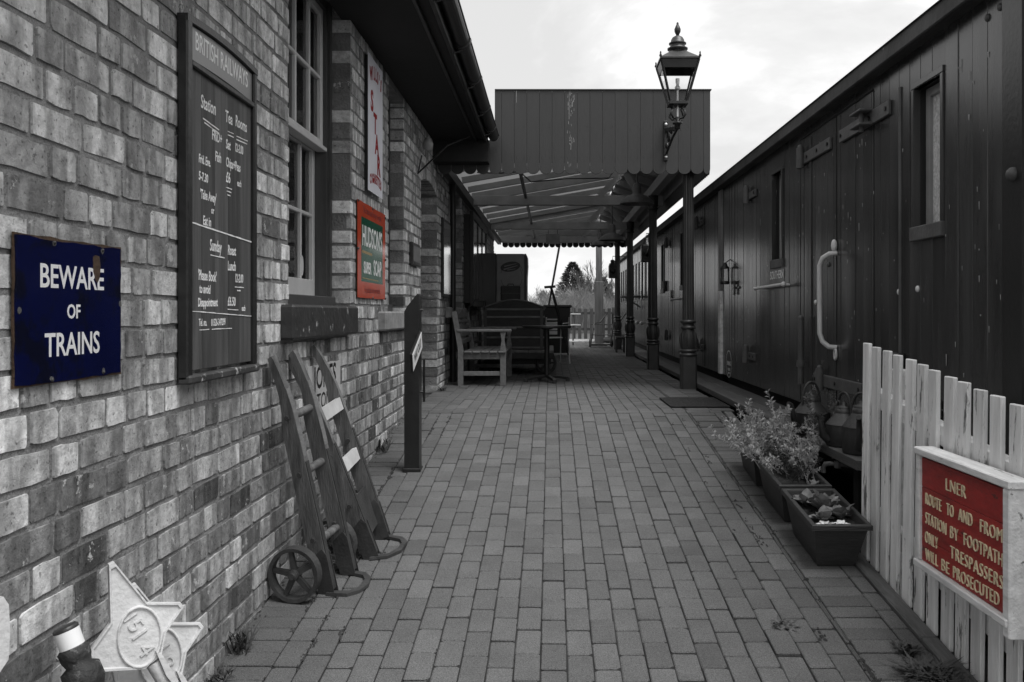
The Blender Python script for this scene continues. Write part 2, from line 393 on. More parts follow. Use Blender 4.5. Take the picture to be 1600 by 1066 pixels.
# ------------------------------------------------------------------ ground, tracks, paving
g = MB(); g.box(-60, 400, -40, 600, -1.25, -1.2); tag(g.build('ground', M_soilground), kind='structure')
g = MB(); g.add([(1.56, -6, -.96), (6, -6, -.96), (6, 27, -.96), (1.56, 27, -.96)], [(0, 1, 2, 3)]); tag(g.build('trackbed', M_ballast), kind='structure')
g = MB(); g.box(-40, 60, 25.2, 500, -1.2, -.03); tag(g.build('garden_ground', M_soilground), kind='structure')
pav = empty('pavement', (0, 0, 0), kind='structure')
b = MB()                                    # solid platform: ramp, then level
EDGE = 1.46
prof = [(-4, gz(-4) - .0068), (7.58, -.0068), (25.2, -.0068), (25.2, -1.2), (-4, -1.95)]
b.prism(prof, -1.25, EDGE, Matrix(((0, 0, 1, 0), (1, 0, 0, 0), (0, 1, 0, 0), (0, 0, 0, 1))))
b.prism([(7.58, -.0069), (25.2, -.0069), (25.2, -1.2), (7.58, -1.2)], EDGE, 1.58, Matrix(((0, 0, 1, 0), (1, 0, 0, 0), (0, 1, 0, 0), (0, 0, 0, 1))))
b.build('paving_bed', M_joint, pav)

def paver_mesh(name, lx, ly, rng, q=.006):
    mb = MB(); hx = lx / 2; hy = ly / 2; c = .004
    def ring(ix, z, j):
        pts = []
        base = [(-hx + ix, -hy + ix + .006), (-hx + ix + .006, -hy + ix), (hx - ix - q, -hy + ix), (hx - ix, -hy + ix + q * .8),
                (hx - ix, hy - ix - .006), (hx - ix - .006, hy - ix), (-hx + ix + q * .7, hy - ix), (-hx + ix, hy - ix - q * .5)]
        return [(x + rng.uniform(-j, j), y + rng.uniform(-j, j), z) for x, y in base]
    t = ring(c, 0, .0012); m = ring(0, -c * .9, .0010); lo = [(x, y, -.03) for x, y, z in m]
    fs = [tuple(range(8))]
    for a in (0, 8):
        for k in range(8):
            k2 = (k + 1) % 8; fs.append((a + k, a + 8 + k, a + 8 + k2, a + k2))
    fs = [fs[0]] + [tuple(reversed(f)) for f in fs[1:]] if False else fs
    mb.add(t + m + lo, fs)
    return mb
rng = random.Random(3)
cells = []   # (x, y, lx, ly)
YB = 7.6
def fill(x0, x1, y0, y1, px, py, stagger):
    k = 0; x = x0
    while x < x1 - .01:
        w = min(px, x1 - x)
        y = y0 - (stagger * py if k % 2 else 0) - rng.uniform(0, .03) * (1 if stagger else 0)
        while y < y1 - .01:
            a = max(y, y0); bb = min(y + py, y1)
            if bb - a > .02: cells.append((x + w / 2, (a + bb) / 2, w, bb - a))
            y += py
        x += px; k += 1
for (ya, yb, lev) in ((1.9, YB - .1, 0), (YB, 25.2, 1)):
    fill(-1.04, 1.18, ya, yb, .1, .2, .5)
    fill(-1.245, -1.04, ya, yb, .205, .1, 0)
    fill(1.18, 1.385, ya, yb, .205, .1, 0)
    if lev: fill(1.385, 1.58, ya, yb, .195, .1, 0)
    else: fill(1.385, 1.46, ya, yb, .075, .17, 0)
fill(-1.245, 1.46, YB - .1, YB, .2, .1, 0)     # the header course where the ramp meets the level
std = {}
for kind, (lx, ly) in (('s', (.1, .2)), ('h', (.205, .1))):
    std[kind] = []
    for i in range(6):
        o = paver_mesh(kind, lx - .0045, ly - (.0085 if kind == 's' else .0055), rng, .016 if i >= 4 else .006).build('paver', M_paver)
        std[kind].append(o.data); bpy.data.objects.remove(o)
def in_view(x, y):
    z = gz(y); u = 861 + 1380 * x / y; v = 488 + 1380 * (.846 - z) / y
    return -20 < u < 1620 and v < 1085
order = sorted([i for i, c in enumerate(cells) if in_view(c[0], c[1]) and
                ((abs(c[2] - .1) < .004 and abs(c[3] - .2) < .004) or (abs(c[2] - .205) < .004 and abs(c[3] - .1) < .004))], key=lambda i: cells[i][1])
near = set(order[:300])
mass = MB()
for i, (x, y, lx, ly) in enumerate(cells):
    ang = RAMP if y < 7.58 else 0
    dz = rng.uniform(-.003, .003)
    if abs(x - .93) < .16 and 3.0 < y < 4.6: dz += rng.uniform(-.003, .006)
    M = Matrix.Translation((x, y, gz(y) + dz)) @ Matrix.Rotation(ang + rng.uniform(-.006, .006), 4, 'X') @ Matrix.Rotation(rng.uniform(-.006, .006), 4, 'Y') @ Matrix.Rotation(rng.uniform(-.012, .012), 4, 'Z')
    if i in near:
        k = 's' if abs(lx - .1) < .004 else 'h'
        o = bpy.data.objects.new('paver', rng.choice(std[k])); COL.objects.link(o); o.parent = pav; o.matrix_local = M
    else:
        mass.t = rng.random()
        if y < 13:
            pm = paver_mesh('m', lx - .0045, ly - .0080, rng, rng.choice((.006, .006, .012))); mass.add(pm.v, pm.f, False, M)
        else:
            hx = lx / 2 - .0025; hy = ly / 2 - .0025
            mass.add([(-hx, -hy, 0), (hx, -hy, 0), (hx, hy, 0), (-hx, hy, 0)], [(0, 1, 2, 3)], False, M)
M_paverm = M_paver.copy(); M_paverm.name = 'paver_mass'
_nt = M_paverm.node_tree
_at = _nt.nodes.new('ShaderNodeAttribute'); _at.attribute_name = 'tone'
for n in list(_nt.nodes):
    if n.type == 'OBJECT_INFO':
        for l in list(_nt.links):
            if l.from_node == n: _nt.links.new(_at.outputs['Fac'], l.to_socket)
mo = mass.build('paver_field', M_paverm, pav, tone=True); mo['kind'] = 'stuff'
# timber kerb along the ramp edge
k = MB()
y = 1.5
while y < 7.5:
    y2 = min(y + 2.0, 7.55)
    k.beam((1.497, y, gz(y) - .04), (1.497, y2 - .004, gz(y2) - .04), .07, .11, c=.006); y = y2
k.build('kerb', M_kerb, pav)

# moss and grit lying in the joints
ms = MB(); rg = random.Random(11)
def joint_blob(x, y, s):
    n = rg.randint(5, 8); pts = [(x + s * rg.uniform(.4, 1) * math.cos(6.283 * i / n), y + 2 * s * rg.uniform(.4, 1) * math.sin(6.283 * i / n)) for i in range(n)]
    c = (x, y, gz(y) + .006)
    vs = [c] + [(px, py, gz(py) - .001) for px, py in pts]
    ms.add(vs, [(0, 1 + i, 1 + (i + 1) % n) for i in range(n)])
for i in range(420):
    x = rg.choice([-.94, -.84, -1.04, -1.04, -.94, .98, 1.08, 1.18, 1.18, 1.18, 1.385, 1.385]) + rg.uniform(-.008, .008); y = rg.uniform(2.6, 7.4)
    if mnoise.noise((x * 5, y * 2.3, 1.7)) < (.12 if x > 0 else -.1): continue
    for _ in range(rg.randint(2, 5)): joint_blob(x + rg.uniform(-.012, .012), y + rg.uniform(-.03, .03), rg.uniform(.004, .011))
for i in range(200):
    x = -1.04 + .1 * rg.randint(0, 22) + rg.uniform(-.004, .004); y = rg.uniform(2.8, 7)
    joint_blob(x, y, rg.uniform(.002, .005))
for i in range(90):
    joint_blob(-1.225 + rg.uniform(-.01, .03), rg.uniform(2.4, 8.4), rg.uniform(.004, .012))
tag(ms.build('moss', mat('moss_dark', .028, .95, .4, 30, bump=.8)), kind='stuff', label='dark moss and grit in the paver joints')
def weed(x, y, n, h, spread, m, label, name='weed'):
    mb = MB(); rr = random.Random(int(x * 1000 + y * 77))
    for i in range(n):
        a = rr.uniform(0, 6.283); l = h * rr.uniform(.4, 1); s = spread * rr.uniform(.2, 1); w = rr.uniform(.0025, .007)
        bx = x + rr.uniform(-.4, .4) * spread; by = y + rr.uniform(-.6, .6) * spread; d = Vector((math.cos(a), math.sin(a), 0)); sd = Vector((-d.y, d.x, 0)) * w
        p0 = Vector((bx, by, gz(by) - .003)); p1 = p0 + d * s * .5 + Vector((0, 0, l * .7)); p2 = p0 + d * s + Vector((0, 0, l))
        mb.add([p0 - sd * .4, p0 + sd * .4, p1 + sd, p1 - sd, p2], [(0, 1, 2, 3), (3, 2, 4)])
    o = mb.build(name, m, None); tag(o, label, 'weed')
M_weed = mat('weed_leaf', .055, .8, .4, 30, bump=0)
weed(-1.2, 3.42, 60, .09, .08, M_weed, 'small weed growing against the wall foot between star plates and sack truck')
weed(-1.2, 3.2, 40, .05, .07, M_weed, 'low weed tuft at the wall foot close to the star plates')
weed(-1.2, 6.3, 40, .10, .10, M_weed, 'weed at the wall foot just before the black post')
weed(.95, 3.62, 40, .022, .07, M_weed, 'flat weed in the broken paver joint near the middle right of the ramp')
weed(1.38, 3.16, 520, .055, .15, M_weed, 'large dark weed clump by the timber kerb below the red sign')
weed(1.20, 2.98, 220, .035, .12, M_weed, 'low weed patch on the pavers at the bottom right corner')
weed(1.37, 3.4, 80, .045, .07, M_weed, 'weed on the kerb joint just above the large clump')
weed(1.61, 7.55, 40, .07, .05, M_weed, 'tuft of grass at the near corner of the doormat')
weed(-1.17, 9.5, 40, .06, .1, M_weed, 'dry weeds at the wall foot beside the arched doorway')

# ------------------------------------------------------------------ station building
WX = -1.242
bld = empty('station_building', (WX, 9, 0), 'long Victorian brick station building with sash windows and dark eaves', 'building')
OPEN = [(4.19, 5.476, .885, 2.78, 0), (6.75, 7.45, .855, 2.6, 0), (8.44, 9.63, -1, 2.17, 1), (10.71, 12.33, .907, 2.55, 0)]
Y0, Y1 = 1.0, 19.2; ZT = 2.75
def arch_z(y):   # underside of the door arch
    t = (y - 9.035) / .595
    return 2.105 + .075 * (1 - t * t)
# mortar backing
bk = MB(); MX0, MX1 = -1.62, WX - .0040; ins = .006
ys = [Y0] + sum([[a - ins, c + ins] for a, c, *_ in OPEN], []) + [Y1]
for i in range(0, len(ys), 2):
    bk.box(MX0, MX1, ys[i], ys[i + 1], -1.2, ZT)
for a, c, z0, z1, ar in OPEN:
    if z0 > -.5: bk.box(MX0, MX1, a - ins, c + ins, -1.2, z0 - .06)
    bk.box(MX0, MX1, a - ins, c + ins, z1 + (.06 if ar else .006), ZT)
bk.box(MX0 - .3, MX0, Y0, Y1, 2.72, ZT)
bk.build('mortar_wall', M_mortar, bld)
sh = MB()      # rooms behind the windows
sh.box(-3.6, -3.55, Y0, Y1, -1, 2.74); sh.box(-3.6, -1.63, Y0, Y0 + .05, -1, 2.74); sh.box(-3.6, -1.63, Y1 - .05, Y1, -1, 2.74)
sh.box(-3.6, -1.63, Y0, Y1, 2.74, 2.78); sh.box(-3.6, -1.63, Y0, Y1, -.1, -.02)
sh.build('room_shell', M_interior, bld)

# bricks
CP = .0933; BH = .0755; rb = random.Random(21)
def brick_outline(ly, h, rr, rough):
    j = rough; hy = ly / 2; hz = h / 2
    q = [rr.uniform(.0015, .005) if rr.random() < .8 else rr.uniform(.006, .013) for _ in range(4)]
    pts = [(-hy + q[0], -hz), (-hy * .35, -hz), (hy * .3, -hz), (hy - q[1], -hz), (hy, -hz + q[1]), (hy, 0), (hy, hz - q[2]), (hy - q[2], hz),
           (hy * .4, hz), (-hy * .25, hz), (-hy + q[3], hz), (-hy, hz - q[3]), (-hy, .1 * hz), (-hy, -hz + q[0])]
    return [(y + rr.uniform(-j, j) * .8, z + rr.uniform(-j, j)) for y, z in pts]
def brick_geo(ly, h, rr, rough=.002, depth=.03):
    o = brick_outline(ly, h, rr, rough); n = len(o)
    f = [(.0, y, z) for y, z in o]; bck = [(-depth, y * 1.01, z * 1.01) for y, z in o]
    return f + bck, [tuple(range(n))] + [(k, n + k, n + (k + 1) % n, (k + 1) % n) for k in range(n)]
def small_geo(ly, h, rr, depth):
    hy = ly / 2; hz = h / 2; j = .0016
    o = [(-hy, -hz), (hy, -hz), (hy, hz), (-hy, hz)]; o = [(y + rr.uniform(-j, j), z + rr.uniform(-j, j)) for y, z in o]
    f = [(0, y * (1 - .005 / hy), z * (1 - .005 / hz)) for y, z in o]; m = [(-.005, y, z) for y, z in o]; b_ = [(-depth, y, z) for y, z in o]
    fs = [(0, 1, 2, 3)]
    for a in (0, 4):
        for k in range(4):
            k2 = (k + 1) % 4; fs.append((a + k, a + 4 + k, a + 4 + k2, a + k2))
    return f + m + b_, fs
bricks = []    # (y, z, length, fullkind, deep)
for c in range(-11, 30):
    zc = c * CP + CP / 2 + .0525
    y = Y0 - (0.186 if c % 2 else 0) - rb.uniform(0, .04); kk = 0
    while y < Y1:
        kind = 'S' if kk % 2 == 0 else 'H'
        if rb.random() < .42: kind = rb.choice('SHHH')
        l = (.2205 if kind == 'S' else .1095) + rb.uniform(-.004, .004)
        segs = [(y, y + l, 0)]
        for a, d, z0, z1, ar in OPEN:
            top = z1
            zz0 = z0 - (.0 if z0 < 0 else .02)
            if zc + BH / 2 < zz0 or zc - BH / 2 > (2.30 if ar else top): continue
            ns = []
            for p, q, dp in segs:
                if q <= a or p >= d: ns.append((p, q, dp)); continue
                if p < a - .03: ns.append((p, a, 1))
                if q > d + .03: ns.append((d, q, 2))
            segs = ns
        for p, q, dp in segs:
            if q - p < .03: continue
            full = kind if abs((q - p) - l) < 1e-6 else None
            bricks.append(((p + q) / 2, zc, q - p, full, dp))
        y += l + .0170; kk += 1
def vis(yc, zc):
    u = 861 + 1380 * WX / yc; v = 488 - 1380 * (zc - .846) / yc
    return -40 < u < 620 and -20 < v < 1080 and zc > gz(yc)
def hidden_by_board(yc, zc): return 2.99 < yc < 3.66 and .62 < zc < 1.84
def hidden_by_sign(yc, zc): return 2.1 < yc < 2.5 and .7 < zc < 1.0
cand = [i for i, bb in enumerate(bricks) if bb[3] and vis(bb[0], bb[1]) and not hidden_by_board(bb[0], bb[1]) and not hidden_by_sign(bb[0], bb[1])]
cand.sort(key=lambda i: -bricks[i][2] / bricks[i][0] ** 3)
nearb = set(cand[:300])
bm = {'S': [], 'H': []}
for kd, l in (('S', .2205), ('H', .1095)):
    for i in range(10):
        vs, fs = brick_geo(l, BH, rb, .0024)
        o = MB().add(vs, fs).build('brick', M_brick); bm[kd].append(o.data); bpy.data.objects.remove(o)
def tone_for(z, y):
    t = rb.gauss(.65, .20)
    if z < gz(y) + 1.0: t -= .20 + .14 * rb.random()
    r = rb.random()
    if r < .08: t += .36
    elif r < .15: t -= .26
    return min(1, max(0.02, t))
bmass = MB()
for i, (yc, zc, l, full, dp) in enumerate(bricks):
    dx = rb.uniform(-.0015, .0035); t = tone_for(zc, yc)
    zz = zc + rb.uniform(-.002, .002)
    M = Matrix.Translation((WX + dx, yc, zz)) @ Matrix.Rotation(rb.uniform(-.012, .012), 4, 'X') @ Matrix.Rotation(rb.uniform(-.012, .012), 4, 'Z')
    if i in nearb:
        o = bpy.data.objects.new('brick', rb.choice(bm[full])); COL.objects.link(o); o.parent = bld
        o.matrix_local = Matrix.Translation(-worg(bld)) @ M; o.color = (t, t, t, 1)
    else:
        bmass.t = t
        if dp: vs, fs = small_geo(l, BH, rb, .20)
        elif yc < 6.5: vs, fs = brick_geo(l, BH, rb, .0024)
        else: vs, fs = small_geo(l, BH, rb, .03)
        bmass.add(vs, fs, False, M)
# door arch voussoirs
for i in range(13):
    yy = 8.47 + (9.60 - 8.47) * i / 12
    z0 = arch_z(yy); sl_ = -.15 * (yy - 9.035) / .595 * 1.6
    M = Matrix.Translation((WX + .001, yy, z0 + .058)) @ Matrix.Rotation(-sl_ * -1, 4, 'X')
    bmass.t = min(1, max(0, rb.gauss(.5, .12))); vs, fs = small_geo(.080, .115, rb, .2); bmass.add(vs, fs, False, M)
bo = bmass.build('brickwork', M_brickm, bld, tone=True); bo['kind'] = 'stuff'
pd = MB()      # filling above the arch voussoirs
pd.box(-1.62, WX - .012, 8.45, 9.62, 2.18, 2.3); pd.build('arch_filling', M_mortar, bld)

# windows
def sash_window(a, d, z0, z1, detail):
    w = MB(); Xf = -1.372
    w.box(-1.50, Xf, a - .02, a + .085, z0 - .02, z1); w.box(-1.50, Xf, d - .085, d + .02, z0 - .02, z1)
    w.box(-1.50, Xf, a + .085, d - .085, z1 - .09, z1); w.cbox(-1.50, -1.335, a + .0, d - .0, z0 - .02, z0 + .055, .004)
    w.box(Xf, Xf + .018, d - .052, d - .012, z0 + .056, z1); w.box(Xf, Xf + .018, a + .012, a + .052, z0 + .056, z1)
    f = w.build('window', M_brownframe, bld)
    ya, yb = a + .085, d - .085; zb, zt = z0 + .056, z1 - .09; zm = z0 + .95 if detail else (zb + zt) / 2
    cols = 4 if detail else 2
    for nm, X, p, q in (('upper_sash', -1.392, zm, zt), ('lower_sash', -1.442, zb, zm + .03)):
        s_ = MB(); T = .04; st = .05; bot = .05 if nm[0] == 'u' else .10
        s_.cbox(X - T, X, ya, ya + st, p, q, .003); s_.cbox(X - T, X, yb - st, yb, p, q, .003)
        s_.cbox(X - T, X + .004, ya + st, yb - st, p, p + bot, .003); s_.cbox(X - T, X, ya + st, yb - st, q - .045, q, .003)
        if nm[0] == 'u': s_.cbox(X - T, X + .025, ya, yb, p - .012, p + .014, .003)
        s_.build(nm, M_white, f)
        gb = MB()
        for i in range(1, cols):
            yy = ya + (yb - ya) * i / cols; gb.cbox(X - T + .004, X - .003, yy - .011, yy + .011, p + bot, q - .045, .004)
        zz = (p + bot + q - .045) / 2
        for i in range(cols):
            y1_ = ya + (yb - ya) * i / cols + (st if i == 0 else .011); y2_ = ya + (yb - ya) * (i + 1) / cols - (st if i == cols - 1 else .011)
            gb.cbox(X - T + .004, X - .002, y1_, y2_, zz - .011, zz + .011, .004)
        gb.build('glazing_bar', M_white, f)
        gl = MB(); gl.add([(X - .022, ya + .02, p + .02), (X - .022, yb - .02, p + .02), (X - .022, yb - .02, q - .02), (X - .022, ya + .02, q - .02)], [(0, 1, 2, 3)])
        gl.build('pane', M_glass, f)
    return f
for i, (a, d, z0, z1, ar) in enumerate(OPEN):
    if ar: continue
    sash_window(a, d, z0, z1, i == 0)
# dim curtains / blind behind the first window
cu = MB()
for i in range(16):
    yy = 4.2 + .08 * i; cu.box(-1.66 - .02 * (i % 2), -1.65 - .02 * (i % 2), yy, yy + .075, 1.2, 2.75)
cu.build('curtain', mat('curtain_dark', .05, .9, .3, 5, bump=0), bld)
def stone_sill(a, d, zt, h, m, proj):
    s_ = MB(); s_.cbox(-1.40, WX + proj, a, d, zt - h, zt, .012)
    return s_
ss = stone_sill(4.05, 5.40, .882, .165, None, .065).build('sill', M_sillpaint, bld); ss['label'] = 'black painted stone sill with chipped edges'
stone_sill(6.35, 7.50, .852, .14, None, .06).build('sill', M_stone, bld)
stone_sill(10.45, 12.5, .905, .13, None, .05).build('sill', M_stone, bld)
dr = MB(); dr.cbox(-1.52, -1.46, 8.49, 9.58, 0, 2.16, .004); dro = dr.build('door', M_black, bld)
for (za, zb_) in ((.2, .95), (1.1, 1.95)):
    for (ya, yb) in ((8.62, 8.99), (9.08, 9.45)):
        p = MB(); p.cbox(-1.462, -1.448, ya, yb, za, zb_, .006); p.build('door_panel', M_black, dro)
hd = MB(); hd.sphere((-1.43, 9.5, 1.03), .03); hd.build('door_knob', M_iron, dro)
dj = MB(); dj.box(-1.56, -1.44, 8.43, 8.50, 0, 2.14); dj.box(-1.56, -1.44, 9.57, 9.64, 0, 2.14); dj.build('door_frame', M_black, bld)
# eaves
ev = MB(); YE = 9.47
ev.box(-1.3, -.80, Y0, YE, 2.66, 2.68); ev.build('soffit', M_slate, bld)
ev = MB(); ev.cbox(-.80, -.775, Y0, YE, 2.635, 2.69, .004); ev.build('eaves_moulding', M_fascia, bld)
ev = MB(); ev.box(-.775, -.70, Y0, YE, 2.665, 2.69); ev.build('soffit', M_slate, bld)
ev = MB(); ev.box(-1.3, -.66, 9.28, 9.488, 2.43, 2.659); ev.build('eaves_shade_block', M_slate, bld)  # dark block added as painted eaves shade over the left valance boards
ev = MB(); ev.cbox(-.70, -.672, Y0, YE, 2.63, 2.80, .004); ev.build('fascia', M_fascia, bld)
gt = MB(); n = 10
o_ = [(-.617 + .055 * math.cos(math.pi + math.pi * i / n), 2.735 + .06 * math.sin(math.pi + math.pi * i / n)) for i in range(n + 1)]
i_ = [(-.617 + .048 * math.cos(math.pi + math.pi * i / n), 2.737 + .052 * math.sin(math.pi + math.pi * i / n)) for i in range(n + 1)]
poly = o_ + i_[::-1]
MY = Matrix(((1, 0, 0, 0), (0, 0, 1, 0), (0, 1, 0, 0), (0, 0, 0, 1)))
gt.prism(poly, Y0, 9.46, MY)
gt.tube([(-.562, Y0, 2.737), (-.562, 9.46, 2.737)], .008, 6)
gto = gt.build('gutter', M_fascia, bld)
for yy in (3.1, 4.1, 5.1, 6.11, 7.08, 8.08, 8.95):
    k = MB(); k.prism([(-.617 + .066 * math.cos(math.pi + math.pi * i / n), 2.735 + .072 * math.sin(math.pi + math.pi * i / n)) for i in range(n + 1)], yy - .03, yy + .03, MY)
    k.build('gutter_joint', M_fascia, gto)
    k = MB(); k.box(-.685, -.56, yy - .012, yy + .012, 2.73, 2.75); k.tube([(-.67, yy, 2.64), (-.62, yy, 2.655), (-.58, yy, 2.70)], .008, 6); k.build('gutter_bracket', M_fascia, gto)
rs = MB()
for i in range(8):
    rs.beam((-.63 - i * .45, (Y0 + 9.35) / 2, 2.79 + i * .30), (-.63 - (i + 1) * .45, (Y0 + 9.35) / 2, 2.81 + (i + 1) * .30), 9.35 - Y0, .02)
rs.build('roof', mat('slate_roof', .06, .7, .3, 4, bump=.3), bld)
cb = MB(); cb.tube([(-1.2, 8.2, 2.3), (-1.22, 8.1, 2.12), (-1.0, 8.5, 2.45), (-.82, 8.9, 2.62)], .008, 6); cb.build('cable', M_black, bld)
gl_ = MB(); gl_.lathe([(.0, .06), (.03, .05), (.05, .0), (.045, -.05), (.0, -.07)], (-1.15, 8.25, 2.42), 12); gl_.build('wall_light', M_lampin, bld)
dp_ = MB(); dp_.tube([(-1.19, 10.72, 0), (-1.19, 10.72, 2.6)], .035, 10); dp_.build('downpipe', M_black, bld)
sv = MB(); sv.tube([(-1.2, 8.35, .4), (-1.2, 8.35, 0)], .012, 6)
sv.build('pipe_stub', M_black, bld)

# ------------------------------------------------------------------ signs on the brick wall
def LW(x, y, z): return frameM((x, y, z), (0, 1, 0), (0, 0, 1))      # drawing frame on the left wall: right = +Y
rs_ = random.Random(5)
def rough_rect(w, h, j, n=10):
    pts = []
    for i in range(n): pts.append((-w / 2 + w * i / n, -h / 2 + rs_.uniform(-j, j)))
    for i in range(n): pts.append((w / 2 + rs_.uniform(-j, j), -h / 2 + h * i / n))
    for i in range(n): pts.append((w / 2 - w * i / n, h / 2 + rs_.uniform(-j, j)))
    for i in range(n): pts.append((-w / 2 + rs_.uniform(-j, j), h / 2 - h * i / n))
    return pts
# BEWARE OF TRAINS
t = empty('beware_sign', (WX, 2.276, .85), 'navy blue enamel sign reading BEWARE OF TRAINS with rusty edges on the brick wall', 'sign')
M = LW(WX + .006, 2.276, .850)
b = MB(); b.prism(rough_rect(.508, .362, .0022), 0, .004, M); b.build('backing_plate', M_rust, t)
b = MB(); b.prism(rough_rect(.497, .350, .003), .0042, .0062, M); b.build('enamel_face', M_navy, t)
def lines(body, size, x, y, xs, z=.0064, off=.0, al='CENTER', sp=1):
    b = MB(); text_into(b, body, size, M @ Matrix.Translation((x, y, z)), xs, .0002, al, off, 0, sp); b.build('lettering', M_letter, t)
lines('BEWARE', .082, 0, .082, .97, off=.0012); lines('OF', .05, 0, -.004, 1.0, off=.001); lines('TRAINS', .082, 0, -.088, .95, off=.0012)
b = MB()
ch = [(.095, .145), (.108, .15), (.128, .148), (.135, .12), (.13, .09), (.118, .075), (.108, .082), (.096, .105)]
b.prism(ch, .0062, .0068, M); b.build('enamel_chip', M_rust, t)
for (x, y) in ((-.09, .165), (.145, .163), (-.235, .0), (-.1, -.168), (.15, -.165), (.245, .02)):
    b = MB(); n = 8; b.prism([(x + .009 * rs_.uniform(.6, 1.2) * math.cos(.785 * i), y + .008 * rs_.uniform(.6, 1.2) * math.sin(.785 * i)) for i in range(n)], .0064, .0070, M); b.build('edge_chip', M_vaniron, t)
for (x, y) in ((-.09, .168), (.145, .166), (-.1, -.171), (.15, -.168)):
    b = MB(); b.sphere(M @ Vector((x, y, .007)), .005, 8, 4); b.build('screw', M_iron, t)

# chalk board
t = empty('chalk_board', (WX, 3.27, .61), 'tall black framed chalk menu board headed BRITISH RAILWAYS on the brick wall', 'notice board')
BW, BZ0, BZ1 = .70, .617, 1.848; cy = 3.272; H = BZ1 - BZ0
M = LW(WX + .004, cy, BZ0)
hw = BW / 2
pl = 5
for i in range(pl):
    x0 = -hw + .03 + (BW - .06) * i / pl; x1 = -hw + .03 + (BW - .06) * (i + 1) / pl
    b = MB(); b.cbox(x0 + .0008, x1 - .0008, .03, H - .02, 0, .018 + rs_.uniform(-.0008, .0008), .0015, M); b.build('board_plank', M_blackboard, t)
b = MB()
b.cbox(-hw, -hw + .045, 0, H - .012, 0, .036, .006, M); b.build('frame_stile', M_blackchip, t)
b = MB(); b.cbox(hw - .032, hw, 0, H - .012, 0, .034, .006, M); b.build('frame_stile', M_blackchip, t)
b = MB(); b.cbox(-hw + .0, hw, -.012, .018, 0, .046, .007, M); b.build('chalk_ledge', mat('ledge_worn', .05, .6, .4, 6, bump=.3, chip=.45, chips=.55, chipscale=9), t)
b = MB()
n = 14; up_ = []; lo_ = []
for i in range(n + 1):
    x = -hw + .001 + (BW - .002) * i / n; a = .016 * (1 - (2 * i / n - 1) ** 2)
    up_.append((x, H - .010 + a)); lo_.append((x, H - .034 + a))
b.prism(up_ + lo_[::-1], 0.0005, .0365, M); b.build('frame_head', M_blackchip, t)
b = MB(); b.cbox(-hw + .046, hw - .033, H - .172, H - .15, .016, .034, .004, M); b.build('frame_rail', M_blackchip, t)
b = MB(); n = 14; up_ = []; lo_ = []
for i in range(n + 1):
    x = -hw + .046 + (BW - .080) * i / n; a = .015 * (1 - (2 * i / n - 1) ** 2)
    up_.append((x, H - .036 + a)); lo_.append((x, H - .149 + a * .55 + .001))
b.prism(up_ + lo_[::-1], .0195, .0225, M); pq = b.build('header_plate', M_brplate, t)
b = MB(); text_into(b, 'BRITISH RAILWAYS', .088, M @ Matrix.Translation((.006, H - .076, .0227)), .70, .0002, 'CENTER', .0008)
b.build('lettering', M_letter, pq)
ct = .0196
def chalk(body, size, x, y, xs=.8, al='LEFT', sh=.08):
    # every hand-written letter wobbles a little
    b = MB(); text_into(b, body, size, M @ Matrix.Translation((x, y, ct)) @ Matrix.Rotation(rs_.uniform(-.02, .02), 4, 'Z'), xs, .0002, al, .0006 if size < .04 else .0010, sh); b.build('chalk_writing', M_chalk, t)
def rule(x0, y0, x1, y1, w=.004):
    d = Vector((x1 - x0, y1 - y0)); pr = Vector((-d.y, d.x)).normalized() * w / 2; k = max(3, int(d.length / .03)); A = []; B = []
    for i in range(k + 1):
        p = Vector((x0, y0)) + d * i / k; q = pr * rs_.uniform(.7, 1.25); A.append((p + q + Vector((0, rs_.uniform(-.001, .001))))); B.append(p - q)
    b = MB(); b.prism([tuple(p) for p in A] + [tuple(p) for p in B[::-1]], ct, ct + .0005, M); b.build('chalk_line', M_chalk, t)
hx = -hw
def cx(f): return -hw + .045 + f * (BW - .077)
def cyy(f): return H - .16 - f * (H - .20)      # 0 under the header, 1 at the ledge
chalk('Station', .066, cx(.17), cyy(.105), .74); rule(cx(.20), cyy(.158), cx(.44), cyy(.168)); rule(cx(.22), cyy(.170), cx(.44), cyy(.180))
chalk('Tea', .062, cx(.54), cyy(.105), .80); rule(cx(.58), cyy(.155), cx(.68), cyy(.152)); rule(cx(.58), cyy(.168), cx(.68), cyy(.165))
chalk('Rooms', .062, cx(.71), cyy(.10), .72); rule(cx(.73), cyy(.155), cx(.93), cyy(.150)); rule(cx(.73), cyy(.168), cx(.92), cyy(.163))
chalk('FRiD+', .052, cx(.33), cyy(.198), .72); chalk('Sat', .050, cx(.55), cyy(.205), .78); chalk('12-2.00', .046, cx(.70), cyy(.200), .66)
chalk('Fish', .052, cx(.38), cyy(.268), .72); chalk('Chips+Peas', .050, cx(.55), cyy(.270), .66)
chalk('£6', .056, cx(.55), cyy(.325), .8); chalk('each', .036, cx(.74), cyy(.330), .72)
for i in range(3): rule(cx(.55 + .012 * i), cyy(.362 + .013 * i), cx(.65 - .012 * i), cyy(.362 + .013 * i), .0035)
chalk('Frid. Eve.', .042, cx(.14), cyy(.300), .68); chalk('5-7.30', .042, cx(.14), cyy(.358), .78)
chalk("'Take Away'", .046, cx(.16), cyy(.418), .66); chalk('or', .036, cx(.32), cyy(.462), .8); chalk('Eat in', .046, cx(.20), cyy(.505), .72)
rule(cx(0.0), cyy(.520), cx(1.0), cyy(.540), .0055)
chalk('Sunday', .058, cx(.30), cyy(.585), .68); rule(cx(.31), cyy(.618), cx(.53), cyy(.620)); chalk('Roast', .052, cx(.58), cyy(.590), .72); chalk('Lunch', .050, cx(.58), cyy(.648), .70)
